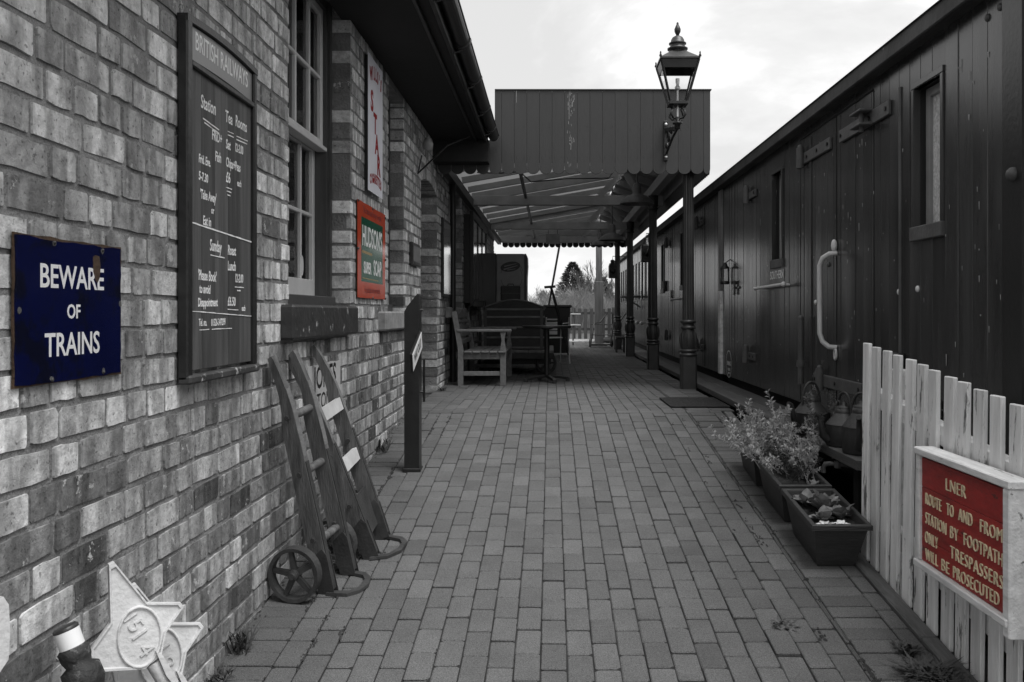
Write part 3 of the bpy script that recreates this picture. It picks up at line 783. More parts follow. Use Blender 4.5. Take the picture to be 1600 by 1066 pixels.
chalk("'Please Book'", .050, cx(.13), cyy(.692), .64); chalk('12-2.00', .046, cx(.70), cyy(.690), .66); rule(cx(.70), cyy(.722), cx(.86), cyy(.722)); rule(cx(.74), cyy(.735), cx(.80), cyy(.735))
chalk('to avoid', .044, cx(.15), cyy(.738), .68); chalk('Disappointment', .042, cx(.13), cyy(.785), .66); chalk('£6.50', .048, cx(.58), cyy(.778), .76); chalk('each', .032, cx(.82), cyy(.802), .72)
rule(cx(.58), cyy(.806), cx(.76), cyy(.808), .003)
rule(cx(0.0), cyy(.812), cx(1.0), cyy(.832), .0035)
chalk('Tel. no.', .036, cx(.14), cyy(.852), .66); chalk('01526-347299', .036, cx(.32), cyy(.854), .66); rule(cx(.15), cyy(.876), cx(.29), cyy(.876), .003); rule(cx(.33), cyy(.876), cx(.65), cyy(.876), .003)

# STAR
t = empty('star_sign', (WX, 6.10, 1.66), "tall white enamel sign with red STAR lettering high on the brick pier", 'sign')
M = LW(WX + .003, 6.105, 2.115)
b = MB(); b.cbox(-.235, .235, -.445, .445, 0, .024, .002, M); b.build('backing_board', M_black, t)
b = MB(); b.prism(rough_rect(.50, .915, .002), .025, .0275, M); b.build('enamel_face', M_enwhite, t)
for chs, x, y in (('S', -.13, .155), ('T', -.02, .02), ('A', .035, -.115), ('R', .10, -.25)):
    b = MB(); text_into(b, chs, .19, M @ Matrix.Translation((x, y, .0285)), .95, .0004, 'CENTER', .007); b.build('lettering', M_red, t)
b = MB(); w = "WILLS'S"
for i, c_ in enumerate(w):
    a = (i - 3) / 3; text_into(b, c_, .12, M @ Matrix.Translation((.01 + a * .17, .335 + .03 * (1 - a * a), .0285)) @ Matrix.Rotation(-a * .2, 4, 'Z'), .6, .0004, 'CENTER', .005)
b.build('lettering', M_red, t)
b = MB(); w = 'CIGARETTES'
for i, c_ in enumerate(w):
    a = (i - 4.5) / 4.5; text_into(b, c_, .085, M @ Matrix.Translation((a * .18, -.375 + .02 * (1 - a * a), .0285)), .62, .0004, 'CENTER', .004)
b.build('lettering', M_red, t)

# HUDSON'S
t = empty('soap_sign', (WX, 6.06, .94), "red and green enamel soap sign reading HUDSON'S below the white STAR sign", 'sign')
M = LW(WX + .003, 6.07, 1.252)
b = MB(); b.cbox(-.46, .46, -.31, .31, 0, .010, .002, M); b.build('backing_plate', M_rust, t)
b = MB(); b.prism(rough_rect(.93, .625, .002), .0102, .0125, M); b.build('enamel_face', M_enred, t)
b = MB(); b.prism([(-.36, -.205), (.36, -.205), (.36, .215), (-.36, .215)], .0126, .0132, M); b.build('green_panel', M_green, t)
b = MB()
text_into(b, "HUDSON'S", .185, M @ Matrix.Translation((0, .09, .0136)), .74, .0003, 'CENTER', .004)
b.build('lettering', M_letter, t); b = MB(); text_into(b, 'SUPER', .105, M @ Matrix.Translation((-.17, -.115, .0136)), .82, .0003, 'CENTER', .003)
b.build('lettering', M_letter, t); b = MB(); text_into(b, 'SOAP', .15, M @ Matrix.Translation((.17, -.105, .0136)), .76, .0003, 'CENTER', .003)
b.build('lettering', M_letter, t)
b = MB(); b.prism([(-.34, -.018), (-.02, -.022), (-.02, -.005), (-.34, -.001)], .0133, .0137, M); b.prism([(-.33, -.185), (.2, -.188), (.2, -.182), (-.33, -.18)], .0133, .0137, M); b.build('gold_line', M_gold, t)
b = MB(); text_into(b, 'The time and money saver', .06, M @ Matrix.Translation((0, .265, .0128)), .95, .0002, 'CENTER', .001)
b.build('small_lettering', M_maroon, t); b = MB(); text_into(b, 'In packets everywhere', .06, M @ Matrix.Translation((0, -.258, .0128)), .95, .0002, 'CENTER', .001); b.build('small_lettering', M_maroon, t)
for (x, y) in ((-.455, .305), (0, .305), (.455, .29), (-.46, .0), (.46, -.02), (0, -.31), (.455, -.305)):
    b = MB(); b.sphere(M @ Vector((x, y, .012)), .010, 8, 4); b.build('screw', M_iron, t)

# JONES
t = empty('jones_sign', (WX, 4.81, .31), 'small worn white enamel sign reading JONES behind the sack trucks', 'sign')
M = LW(WX + .004, 4.83, .437)
b = MB(); b.prism(rough_rect(.68, .262, .004), 0, .005, M); b.build('enamel_face', M_enjones, t)
b = MB(); text_into(b, 'JONES', .165, M @ Matrix.Translation((0, .056, .0052)), 1.02, .0003, 'CENTER', .003)
b.build('lettering', M_black, t); b = MB(); text_into(b, 'STONES', .12, M @ Matrix.Translation((0, -.07, .0052)), 1.1, .0003, 'CENTER', .001); b.build('lettering', M_black, t)

# small plaque, poster frame, notice cabinet
t = empty('wall_plaque', (WX, 7.95, 1.36), 'small dark framed plaque on the bricks between window and arched door', 'plaque')
M = LW(WX + .002, 7.95, 1.365)
b = MB(); b.cbox(-.22, .22, -.10, .10, 0, .03, .006, M); b.build('frame', M_fascia, t)
b = MB(); b.cbox(-.19, .19, -.07, .07, .0305, .033, .001, M); b.build('panel', mat('plaque_panel', .13, .4, .2, 10), t)
t = empty('poster_frame', (WX, 10.3, 1.02), 'glazed black poster frame on the pier beyond the arched door', 'poster')
M = LW(WX + .002, 10.28, 1.465)
b = MB(); b.cbox(-.33, .33, -.45, .45, 0, .028, .004, M); fr_ = b.build('frame', M_black, t)
b = MB(); b.prism([(-.29, -.41), (.29, -.41), (.29, .41), (-.29, .41)], .0285, .031, M @ Matrix.Translation((0, 0, .008)) @ Matrix.Rotation(R(-1.5), 4, 'Y')); b.build('glass', M_mirror, t)
b = MB(); text_into(b, 'PUNCH', .10, M @ Matrix.Translation((0, .34, .0312)), .9, .0002); b.build('heading', M_plate, t)
t = empty('notice_cabinet', (WX, 13.5, .95), 'deep black glazed notice cabinet on the wall under the canopy', 'notice board')
b = MB(); b.box(WX, -1.13, 12.55, 15.2, .98, 2.24); b.cbox(-1.15, -1.10, 12.50, 12.62, .93, 2.29, .005); b.cbox(-1.15, -1.10, 15.13, 15.25, .93, 2.29, .005)
b.cbox(-1.15, -1.10, 12.62, 15.13, .93, 1.03, .005); b.cbox(-1.15, -1.10, 12.62, 15.13, 2.19, 2.29, .005); b.build('case', M_black, t)
for i in range(3):
    ya = 12.63 + .835 * i; p = MB(); p.cbox(-1.128, -1.118, ya + .02, ya + .81, 1.04, 2.18, .002); p.build('glass_door', M_mirror, t)
for i in range(1, 3):
    p = MB(); p.cbox(-1.129, -1.105, 12.63 + .835 * i - .018, 12.63 + .835 * i + .018, 1.03, 2.19, .002); p.build('mullion', M_black, t)

# window stickers
t = empty('window_sticker', (-1.46, 4.56, 1.09), 'white ctc sticker at the foot of the sash window', 'sticker')
bb = MB(); bb.box(-1.462, -1.460, 4.50, 4.62, 1.09, 1.31); o = bb.build('sticker_sheet', M_plate, t)
bb = MB(); M = LW(-1.4595, 4.56, 1.2)
text_into(bb, 'ctc', .085, M @ Matrix.Translation((0, -.02, .0)), .85, .0002, 'CENTER', .003)
bb.box(-1.4599, -1.4594, 4.51, 4.61, 1.108, 1.128)
for sx in (-1, 1): bb.tube([M @ Vector((sx * .022 + .02 * math.cos(a), .06 + .025 * math.sin(a), .0)) for a in [i * .6283 for i in range(10)]], .004, 5, True)
bb.build('sticker_print', M_black, t)
t2 = MB(); M = LW(-1.4615, 5.18, 1.12); t2.prism([(.03 * math.cos(i * .4488), .06 * math.sin(i * .4488)) for i in range(14)], 0, .002, M)
tag(t2.build('round_sticker', M_plate), 'round white sticker on the lower right pane of the sash window', 'sticker')
pp = MB(); pp.box(-1.66, -1.62, 4.78, 5.15, 2.02, 2.15); tag(pp.build('paper_notice', M_paper), 'white paper standing behind the upper sash panes', 'paper')

# ------------------------------------------------------------------ black sign post
t = empty('sign_post', (-.905, 5.83, gz(5.8)), 'short square black wooden post with pointed top and angled white plate', 'post')
g0 = gz(5.82)
b = MB(); prof = [(-.96, g0 - .03), (-.862, g0 - .03), (-.862, .955), (-.872, .968), (-.885, .955), (-.94, .885), (-.96, .85)]
b.prism(prof, 5.775, 5.885, MY); b.build('post_shaft', M_black, t)
b = MB(); b.cbox(-.968, -.853, 5.767, 5.893, g0 - .03, g0 + .02, .004); b.build('post_foot', M_black, t)
# tilted plate fixed to the platform side of the post
Mp = frameM((-.849, 5.60, .600), Vector((0.0, .37, .13)), Vector((.0, -.13, .37)))
b = MB(); b.cbox(-.205, .205, -.062, .062, -.014, .0, .003, Mp); b.build('plate_backing', M_black, t)
b = MB(); b.cbox(-.198, .198, -.055, .055, .001, .004, .001, Mp); pl_ = b.build('name_plate', M_plate, t)
b = MB(); text_into(b, 'WAY OUT', .078, Mp @ Matrix.Translation((0, 0, .0045)), .78, .0003, 'CENTER', .002); b.build('lettering', M_black, pl_)
for z in (.32, .62, .86):
    b = MB(); b.tube([(-.863, 5.83, z), (-.845, 5.83, z)], .008, 6); b.build('bolt', M_iron, t)

# ------------------------------------------------------------------ sack trucks
def truck(name, A0, A1, B0, B1, label, toe, wheel_r, slats, wc):
    A0, A1, B0, B1 = [Vector(p) for p in (A0, A1, B0, B1)]
    t = empty(name, tuple((A0 + B0) / 2), label, 'sack truck', 'wooden sack trucks leaning on the wall')
    ac = (B0 - A0).normalized()
    for P0, P1 in ((A0, A1), (B0, B1)):
        d = (P1 - P0); l = d.length; d.normalize(); nrm = ac.cross(d).normalized()        # nrm: out of the truck face
        fx = nrm if nrm.x > 0 else -nrm
        M = Matrix((fx, d, fx.cross(d))).transposed().to_4x4(); M.translation = P0
        pts_f = [(.038, 0), (.038, .30 * l), (.034, .62 * l), (.028, .78 * l), (.018, .86 * l), (.004, .93 * l), (-.010, .985 * l), (-.018, l)]
        pts_b = [(-.036, l * .992), (-.036, .955 * l), (-.027, .90 * l), (-.021, .83 * l), (-.026, .76 * l), (-.040, .70 * l), (-.040, .3 * l), (-.038, .02 * l)]
        m = MB(); poly = pts_f + pts_b; m.prism(poly, -.017, .017, M)
        m.build('side_rail', M_truck, t)
        m = MB(); m.prism([(.0345, .57 * l), (.0345, .62 * l), (.0285, .78 * l), (.0185, .86 * l), (.0200, .86 * l), (.0300, .78 * l), (.0360, .62 * l), (.0360, .57 * l)], -.0165, .0165, M); m.build('pale_edge', M_bench, t)  # thin strip of paler wood along the rail's upper front edge
        m = MB(); m.prism([(.0385, 0), (.0385, .30 * l), (.0355, .55 * l), (.0395, .55 * l), (.0430, .30 * l), (.0430, 0)], -.013, .013, M); m.build('edge_strap', M_iron, t)
        m = MB(); m.prism([(-.03, -.02), (.046, -.02), (.046, .16), (.03, .19), (-.03, .15)], -.021, -.0175, M); m.prism([(-.03, -.02), (.046, -.02), (.046, .16), (.03, .19), (-.03, .15)], .0175, .021, M)
        m.build('foot_plate', M_iron, t)
        for f in (.22, .50, .74) if not slats else (.25, .5):
            m = MB(); q = P0 + d * (f * l); m.tube([q - ac * .030, q + ac * .030], .011, 6, smooth=False); m.build('bolt', M_iron, t)
    for f in ((.20, .50, .74) if not slats else ()):
        p = A0.lerp(A1, f); q = B0.lerp(B1, f); m = MB(); m.tube([p, q], .019, 10); m.build('cross_rung', M_truck, t)
    for f0, f1 in slats:
        p0 = A0.lerp(A1, f0); q0 = B0.lerp(B1, f0); p1 = A0.lerp(A1, f1); q1 = B0.lerp(B1, f1)
        n_ = (q0 - p0).cross(p1 - p0).normalized(); n_ = n_ if n_.x > 0 else -n_
        m = MB(); e = .02
        a = (q0 - p0).normalized() * .02
        vs = [p0 + a + n_ * .03, q0 - a + n_ * .03, q1 - a + n_ * .03, p1 + a + n_ * .03, p0 + a + n_ * .005, q0 - a + n_ * .005, q1 - a + n_ * .005, p1 + a + n_ * .005]
        m.add(vs, [(0, 1, 2, 3), (7, 6, 5, 4), (0, 4, 5, 1), (1, 5, 6, 2), (2, 6, 7, 3), (3, 7, 4, 0)]); o = m.build('slat', M_slat, t); o['label'] = 'pale painted cross slat'
    if slats:
        p0 = A0.lerp(A1, .06); q0 = B0.lerp(B1, .06); p1 = A0.lerp(A1, .26); q1 = B0.lerp(B1, .26); m = MB()
        n_ = (q0 - p0).cross(p1 - p0).normalized(); n_ = n_ if n_.x > 0 else -n_; a = (q0 - p0).normalized() * .02
        m.add([p0 + a, q0 - a, q1 - a, p1 + a, p0 + a + n_ * .01, q0 - a + n_ * .01, q1 - a + n_ * .01, p1 + a + n_ * .01], [(3, 2, 1, 0), (4, 5, 6, 7), (0, 1, 5, 4), (1, 2, 6, 5), (2, 3, 7, 6), (3, 0, 4, 7)]); m.build('back_plate', M_iron, t)
    # toe iron: a flat loop on the ground
    pts = [Vector(p) for p in toe]
    m = MB(); cen = sum(pts, Vector()) / len(pts); k = len(pts); w = .034
    ou = []; inn = []
    for p in pts:
        ou.append(p); dirc = (cen - p); dirc.z = 0; dirc.normalize(); inn.append(p + dirc * w)
    vs = []
    for p, q in zip(ou, inn):
        vs += [(p.x, p.y, gz(p.y) + .016), (q.x, q.y, gz(q.y) + .016), (p.x, p.y, gz(p.y) + .002), (q.x, q.y, gz(q.y) + .002)]
    fs = []
    for i in range(k - 1):
        a = 4 * i; c = 4 * (i + 1)
        fs += [(a, c, c + 1, a + 1), (a, a + 2, c + 2, c), (a + 1, c + 1, c + 3, a + 3)]
    m.add(vs, fs); m.build('toe_iron', M_iron, t)
    for sgn, base in ((-1, A0), (1, B0)):
        c = Vector(wc) if sgn < 0 else Vector(wc) + (B0 - A0) + ac * .15
        c.z = gz(c.y) + wheel_r + .002
        Mw = Matrix((Vector((ac.y, -ac.x, 0)).normalized(), Vector((0, 0, 1)), ac.normalized())).transposed().to_4x4(); Mw.translation = c
        m = MB(); r = wheel_r; m.lathe([(r - .016, -.020), (r, -.022), (r, .022), (r - .016, .020), (r - .016, -.020)], (0, 0, 0), 32, Mw, False); wh = m.build('wheel', M_iron, t)
        m = MB(); m.lathe([(.0, -.034), (.014, -.034), (.014, -.026), (.024, -.022), (.024, .022), (.014, .026), (.014, .034), (0, .034)], (0, 0, 0), 14, Mw, False); m.build('hub', M_iron, wh)
        for i in range(5):
            a = i * 1.2566 + .5; m = MB(); Mr = Mw @ Matrix.Rotation(a, 4, 'Z')
            m.prism([(.020, -.013), (r - .014, -.009), (r - .014, .009), (.020, .013)], -.008, .008, Mr); m.build('spoke', M_iron, wh)
    m = MB(); p = Vector(wc); p.z = gz(p.y) + wheel_r; q = Vector(wc) + (B0 - A0) + ac * .12; q.z = gz(q.y) + wheel_r; m.tube([p, q], .014, 8); m.build('axle', M_iron, t)
    return t
truck('sack_truck', (-1.0, 3.93, gz(3.93) + .02), (-1.19, 3.83, .66), (-.955, 4.14, gz(4.14) + .02), (-1.165, 4.07, .675),
      'nearer dark wooden sack truck with round rungs and spoked iron wheels',
      [(-.995, 3.90, 0), (-.90, 3.89, 0), (-.85, 3.93, 0), (-.825, 4.0, 0), (-.83, 4.07, 0), (-.865, 4.125, 0), (-.94, 4.15, 0)], .118, [], (-1.115, 3.845, 0))
truck('sack_truck', (-.892, 4.334, gz(4.334) + .02), (-1.225, 4.18, .655), (-.888, 4.60, gz(4.60) + .02), (-1.205, 4.56, .685),
      'farther sack truck with pale cross slats and square toe iron',
      [(-.885, 4.30, 0), (-.80, 4.32, 0), (-.745, 4.40, 0), (-.735, 4.52, 0), (-.77, 4.58, 0), (-.88, 4.62, 0)], .105, [(.655, .715), (.395, .455)], (-1.05, 4.33, 0))

# ------------------------------------------------------------------ white star plates and turned spindle
def star_plate(c, right, up, sc, label, txt, grp):
    M = frameM(c, right, up) @ Matrix.Scale(sc, 4)
    t = empty('star_plate', tuple(c), label, 'star plate', grp)
    RI, RO = .098, .198
    pts = []
    ang = [96, 96 - 68, 96 - 68 - 62, 96 + 150, 96 + 82]
    order = []
    tips = [(90, 1.0), (18, 1.0), (-54, .0), (198, 1.0), (162, 0)]
    # four points and a stalk at the lower right
    P = []
    def pol(a, r): return (r * math.cos(R(a)), r * math.sin(R(a)))
    seq = [(118, RO * 1.02), (80, RI * .92), (38, RO * .88), (-2, RI * 1.02), (-40, RI * 1.15), (-52, RI * 1.15)]
    left = [(-68, RI * 1.12), (-85, RI * 1.12), (-140, RO * .95), (-152, RO * .93), (172, RI * .98)]
    outl = []
    def tip(a, r):
        x, y = pol(a, r); tx, ty = pol(a + 90, .012); outl.append((x - tx, y - ty)); outl.append((x + tx, y + ty))
    outl = [(-.063, .185), (-.050, .190), (.027, .068), (.112, .052), (.119, .040), (.071, -.018), (.056, -.075), (.012, -.104), (-.028, -.098), (-.108, -.085), (-.117, -.030), (-.066, .033)][::-1]
    m = MB(); m.prism(outl, -.016, 0, M); m.build('plate', M_whitecast, t)
    # raised rim following the outline
    cx_, cy_ = 0, 0; inn = [(x * .91, y * .91) for x, y in outl]; m = MB(); n = len(outl)
    vs = [(x, y, .0) for x, y in outl] + [(x * .985, y * .985, .006) for x, y in outl] + [(x * .925, y * .925, .006) for x, y in outl] + [(x * .90, y * .90, .0) for x, y in outl]
    fs = []
    for q in range(3):
        for i in range(n): fs.append((q * n + i, q * n + (i + 1) % n, (q + 1) * n + (i + 1) % n, (q + 1) * n + i))
    m.add(vs, fs, False, M); m.build('raised_rim', M_whitecast, t)
    m = MB(); Me = M @ Matrix.Translation((.004, -.018, 0)) @ Matrix.Diagonal((.68, 1, 1, 1)); r = .083
    m.lathe([(r - .010, .000), (r - .008, .006), (r - .002, .007), (r, .0)], (0, 0, 0), 32, Me, cap=False); m.build('oval_rim', M_whitecast, t)
    for body, s_, x, y in txt:
        m = MB(); text_into(m, body, s_, M @ Matrix.Translation((x, y, .0)) @ Matrix.Rotation(R(-62), 4, 'Z'), 1, .004, 'CENTER', .0); m.build('raised_figure', M_whitecast, t)
    # stalk down to the ground
    m = MB(); a = M @ Vector((.036, -.094, -.012)); dn = a + M.to_3x3() @ Vector((.04, -.09, 0)); gq = Vector((dn.x + .05, dn.y + .03, gz(dn.y)))
    m.tube([a, dn, gq], [.020 * sc, .018 * sc, .018 * sc], 8); m.build('stalk', M_whitecast, t)
    m = MB(); m.prism([(.040, -.062), (.056, -.075), (.092, -.150), (.080, -.160), (.062, -.13)], -.010, .016, M); m.build('web', M_whitecast, t)
    return t
star_plate(Vector((-1.109, 2.37, -.0075)), Vector((.82, .58, 0)), Vector((-.10, .10, 1)), 1.0, 'front white cast iron star plate with raised figures, overlapping the other star',
           [('15', .055, -.012, .025), ('I', .06, .002, -.012), ('4', .058, .016, -.055)], 'white star plates leaning on the wall')
star_plate(Vector((-1.11, 2.50, -.112)), Vector((.82, .58, 0)), Vector((-.10, .10, 1)), 1.04, 'rear white cast iron star plate half hidden behind the front one',
           [('1', .055, .01, .005), ('2', .06, .018, -.04)], 'white star plates leaning on the wall')
# rounded white plate cut by the left edge of the view
m = MB(); Mq = frameM((-1.205, 1.82, .163), (.5, .87, 0), (-.05, 0, 1))
m.prism([(-.16, -.085), (.06, -.085), (.082, -.06), (.088, .0), (.088, .055), (.078, .075), (.06, .08), (-.16, .08)], -.015, 0, Mq)
t = m.build('white_plate', M_whitecast); tag(t, 'rounded white cast plate at the wall near the left end', 'cast plate')
m = MB(); m.tube([Mq @ Vector((0, -.08, -.008)), Mq @ Vector((.02, -.78, .05))], .02, 8); m.build('stalk', M_whitecast, t)
# turned black spindle with a white band
t = empty('turned_spindle', (-1.02, 2.1, gz(2.1)), 'black turned wooden spindle with a white band near its top', 'spindle')
base = Vector((-.92, 2.13, gz(2.13))); topv = Vector((-1.17, 2.13, .082)); d = (topv - base); ll = d.length; Ms = Matrix.Translation(base) @ d.to_track_quat('Z', 'Y').to_matrix().to_4x4()
m = MB(); m.lathe([(.05, 0), (.05, ll - .28), (.035, ll - .26), (.045, ll - .24), (.058, ll - .215), (.05, ll - .195), (.030, ll - .18), (.036, ll - .16), (.046, ll - .135), (.044, ll - .10), (.028, ll - .09), (.034, ll - .075), (.036, ll - .052), (.028, ll - .045)], (0, 0, 0), 18, Ms); m.build('turned_shaft', mat('spindle_paint', .02, .7, .5, 14, bump=.8, bscale=45, chip=.10, chips=.56, chipscale=28), t)
m = MB(); m.lathe([(.0285, ll - .045), (.0285, ll - .003)], (0, 0, 0), 18, Ms); m.build('white_band', M_letter, t)
m = MB(); m.lathe([(.029, ll - .003), (.029, ll + .004), (.024, ll + .008), (0, ll + .009)], (0, 0, 0), 18, Ms); m.build('cap', M_fascia, t)

# ------------------------------------------------------------------ railway vans on the right
VX = 1.95; ZB, ZR = .144, 2.25
rv = random.Random(9)
RMV = Matrix(((0, 0, 1, 0), (1, 0, 0, 0), (0, 1, 0, 0), (0, 0, 0, 1)))   # polygon (y, z), depth along x
def RW(x, y, z): return frameM((x, y, z), (0, -1, 0), (0, 0, 1))          # drawing frame on a side that faces the platform: right = -Y
def planked(root, y0, y1, w, wins, m, doors=()):
    y = y0
    while y < y1 - .02:
        yb = min(y + w, y1)
        zs = [(ZB, ZR)]
        for a, d, z0, z1 in wins:
            if yb > a + .004 and y < d - .004: zs = [(ZB, z0), (z1, ZR)]
        dx = rv.uniform(-.0015, .0015); tl = rv.gauss(0, .011); bow = rv.uniform(-.0002, .0005)
        for q0, q1 in zs:
            mb = MB(); g = .0006; c = .0035; hy = w * .0 + (yb - y)
            n = 4; vs = []
            prof = [(y + g, .004), (y + c, 0), (y + hy * .35, -bow), (y + hy * .65, -bow), (yb - c, 0), (yb - g, .004)]
            for z in (q0, q1):
                for yy, xx in prof: vs.append((VX + dx + xx + tl * (yy - (y + yb) / 2), yy, z))
            k = len(prof); fs = [(i, i + 1, k + i + 1, k + i) for i in range(k - 1)]
            bb = len(vs)
            vs += [(VX + .03, y + g, q0), (VX + .03, yb - g, q0), (VX + .03, y + g, q1), (VX + .03, yb - g, q1)]
            fs += [(0, bb, bb + 1, 5), (k, k + 5, bb + 3, bb + 2), (0, k, bb + 2, bb), (5, bb + 1, bb + 3, k + 5)]
            mb.add(vs, fs); 
            mb.build('plank', m, root)
        y = yb
def van_shell(root, y0, y1, m):
    s_ = MB(); s_.box(VX + .12, VX + 2.4, y0 + .01, y1 - .01, ZB + .01, 2.3); s_.build('body_shell', M_vandark, root)
    s_ = MB(); s_.cbox(1.895, VX + .03, y0 - .03, y1 + .03, 2.252, 2.325, .006)
    s_.cbox(1.862, 1.895, y0 - .05, y1 + .05, 2.245, 2.338, .006); s_.build('cornice', M_vanroof, root)
    s_ = MB(); n = 10; pts = []
    for i in range(n + 1):
        a = math.pi * i / n; pts.append((VX + 1.2 - 1.30 * math.cos(a), 2.335 + .15 * math.sin(a)))
    s_.prism(pts, y0 - .05, y1 + .05, MY); s_.build('roof', M_vanroof, root)
    s_ = MB(); s_.box(VX + .06, VX + 2.3, y0 + .1, y1 - .1, -.25, ZB); s_.build('underframe', M_under, root)
    s_ = MB(); s_.box(VX + .4, VX + 2, y0 + 1, y1 - 1, -.95, -.25); s_.build('running_gear', M_under, root)
def van_window(root, y0, y1, z0, z1, glass, w=.034):
    f = MB()
    f.cbox(VX - .010, VX + .03, y0 - w, y0, z0, z1, .003); f.cbox(VX - .010, VX + .03, y1, y1 + w, z0, z1, .003)
    f.cbox(VX - .010, VX + .03, y0 - w, y1 + w, z1, z1 + w, .003)
    fo = f.build('window', M_van, root)
    s_ = MB(); s_.cbox(VX - .020, VX + .03, y0 - w, y1 + w, z0 - .075, z0, .004); s_.build('sill', M_vaniron, fo)
    r_ = MB(); r_.box(VX + .028, VX + .10, y0 - .002, y0, z0, z1); r_.box(VX + .028, VX + .10, y1, y1 + .002, z0, z1); r_.box(VX + .028, VX + .1, y0, y1, z1, z1 + .002); r_.build('reveal', M_vandark, fo)
    i_ = MB(); i_.cbox(VX + .055, VX + .085, y1 - .05, y1 - .004, z0, z1 - .003, .003); i_.cbox(VX + .055, VX + .085, y0 + .004, y0 + .05, z0, z1 - .003, .003); i_.cbox(VX + .055, VX + .085, y0 + .05, y1 - .05, z1 - .05, z1 - .004, .003)
    i_.build('inner_frame', mat('van_sash', .26, .5, .15, 5), fo)
    p = MB(); p.add([(VX + .075, y0 + .03, z0), (VX + .075, y1 - .03, z0), (VX + .075, y1 - .03, z1 - .03), (VX + .075, y0 + .03, z1 - .03)], [(0, 3, 2, 1)]); p.build('pane', glass, fo)
    # dark box behind the window so that the shell shows depth
    return fo
def strap(root, y0, y1, z, h, lug, nb=3):
    s_ = MB(); s_.cbox(VX - .022, VX - .002, y0, y1, z - h / 2, z + h / 2, .004)
    so_ = s_.build('hinge_strap', M_vaniron, root)
    if lug == 'loop':
        l_ = MB(); yl = y0 + (y1 - y0) * .38
        l_.cbox(VX - .10, VX - .022, yl - .08, yl + .10, z + h * .42, z + h * .42 + .015, .004); l_.cbox(VX - .10, VX - .022, yl - .08, yl + .10, z - h * .55, z - h * .55 + .015, .004)
        l_.tube([(VX - .06, yl, z - h * .9), (VX - .06, yl, z + h * .5)], .016, 8); l_.build('hinge_loop', M_vaniron, so_)
    elif lug:
        l_ = MB(); yl = y0 + (y1 - y0) * .78; l_.tube([(VX - .04, yl, z - .07), (VX - .04, yl, z + .085)], .03, 10); l_.sphere((VX - .04, yl, z + .09), .022, 8, 5); l_.build('hinge_pin', M_vaniron, so_)
    for i in range(nb):
        yb = y0 + .04 + (y1 - y0 - .08) * i / (nb - 1); k = MB(); k.tube([(VX - .023, yb, z), (VX - .030, yb, z)], .013, 6, smooth=False); k.build('bolt', M_vandark, so_)
    return so_
v1 = empty('van', (VX, 2, ZB), 'dark planked railway van with white grab rail and strap hinges alongside the ramp', 'railway van', 'railway vehicles standing at the platform')
wins1 = [(4.41, 4.73, 1.30, 2.04), (7.46, 7.76, 1.30, 2.05)]
planked(v1, 3.80, 10.02, .143, wins1, M_van)
van_shell(v1, 1.6, 10.10, M_van)
s_ = MB(); s_.cbox(VX - .028, VX + .03, 3.60, 3.77, ZB, ZR, .006); s_.build('corner_pillar', M_vandark, v1)
planked(v1, 1.6, 3.58, .22, [], M_vandark)
for w_ in wins1: van_window(v1, *w_, M_pebble if w_[0] < 5 else M_mirror)
for yy in (5.33, 6.03, 6.9):
    s_ = MB(); s_.box(VX - .0035, VX + .01, yy - .004, yy + .004, ZB + .02, 2.19); s_.build('door_gap', M_under, v1)
s_ = MB(); s_.box(VX - .006, VX + .01, 5.34, 6.89, 2.185, 2.195); s_.build('door_head', M_under, v1)
s_ = MB(); s_.cbox(VX - .007, VX + .0, 6.60, 6.66, ZB + .02, 2.16, .003); s_.build('door_post', M_van, v1)
strap(v1, 5.05, 5.92, 2.02, .085, 'loop', 4); strap(v1, 6.12, 6.95, 2.02, .085, True, 4); strap(v1, 5.5, 6.5, .36, .085, True, 3); strap(v1, 4.4, 5.35, .36, .085, None, 3); strap(v1, 8.4, 8.75, .42, .07, True, 3)
strap(v1, 8.35, 8.72, 1.98, .07, True, 2)
s_ = MB(); s_.tube([(VX - .05, 6.72, .30), (VX - .05, 6.72, .80)], .022, 8); s_.sphere((VX - .05, 6.72, .80), .024, 8, 5); s_.lathe([(.03, 0), (.035, .02), (.03, .05)], (VX - .05, 6.72, .43), 10); s_.build('lifting_bar', M_vaniron, v1)
s_ = MB(); s_.tube([(VX - .004, 4.92, .2), (VX - .004, 4.92, 2.1)], .010, 6); s_.build('door_stop', M_vaniron, v1); s_ = MB(); s_.cbox(VX - .04, VX, 4.86, 4.98, .52, .62, .008); s_.build('door_stop_block', M_vandark, v1)
s_ = MB(); s_.tube([(VX, 6.02, 1.25), (VX - .05, 6.03, 1.245), (VX - .085, 6.06, 1.22), (VX - .1, 6.08, 1.17), (VX - .1, 6.08, .70), (VX - .085, 6.07, .645), (VX - .05, 6.04, .61), (VX, 6.02, .605)], .017, 10)
s_.sphere((VX - .02, 6.02, 1.30), .022, 8, 6, (1, 1, 2)); s_.tube([(VX - .012, 6.02, .58 + .03 * math.cos(a)) if False else (VX - .012, 6.02 + .02 * math.sin(a), .56 + .035 * math.cos(a)) for a in [i * .6283 for i in range(10)]], .009, 6, True)
o = s_.build('grab_rail', M_white, v1); o['label'] = 'white painted vertical grab rail'
s_ = MB(); s_.tube([(VX - .055, 8.2, 1.065), (VX - .055, 7.2, 1.075)], .014, 8); s_.sphere((VX - .055, 7.2, 1.075), .022, 8, 6); s_.sphere((VX - .055, 8.2, 1.065), .018, 8, 6)
for yy in (7.22, 8.12): s_.tube([(VX, yy, 1.07), (VX - .055, yy, 1.07)], .011, 6)
o = s_.build('hand_rail', M_white, v1); o['label'] = 'white horizontal hand rail'
s_ = MB(); text_into(s_, 'SOUTHERN', .10, RW(VX - .006, 7.61, 1.165), .86, .0003, 'CENTER', .001); s_.build('lettering', M_letter, v1)
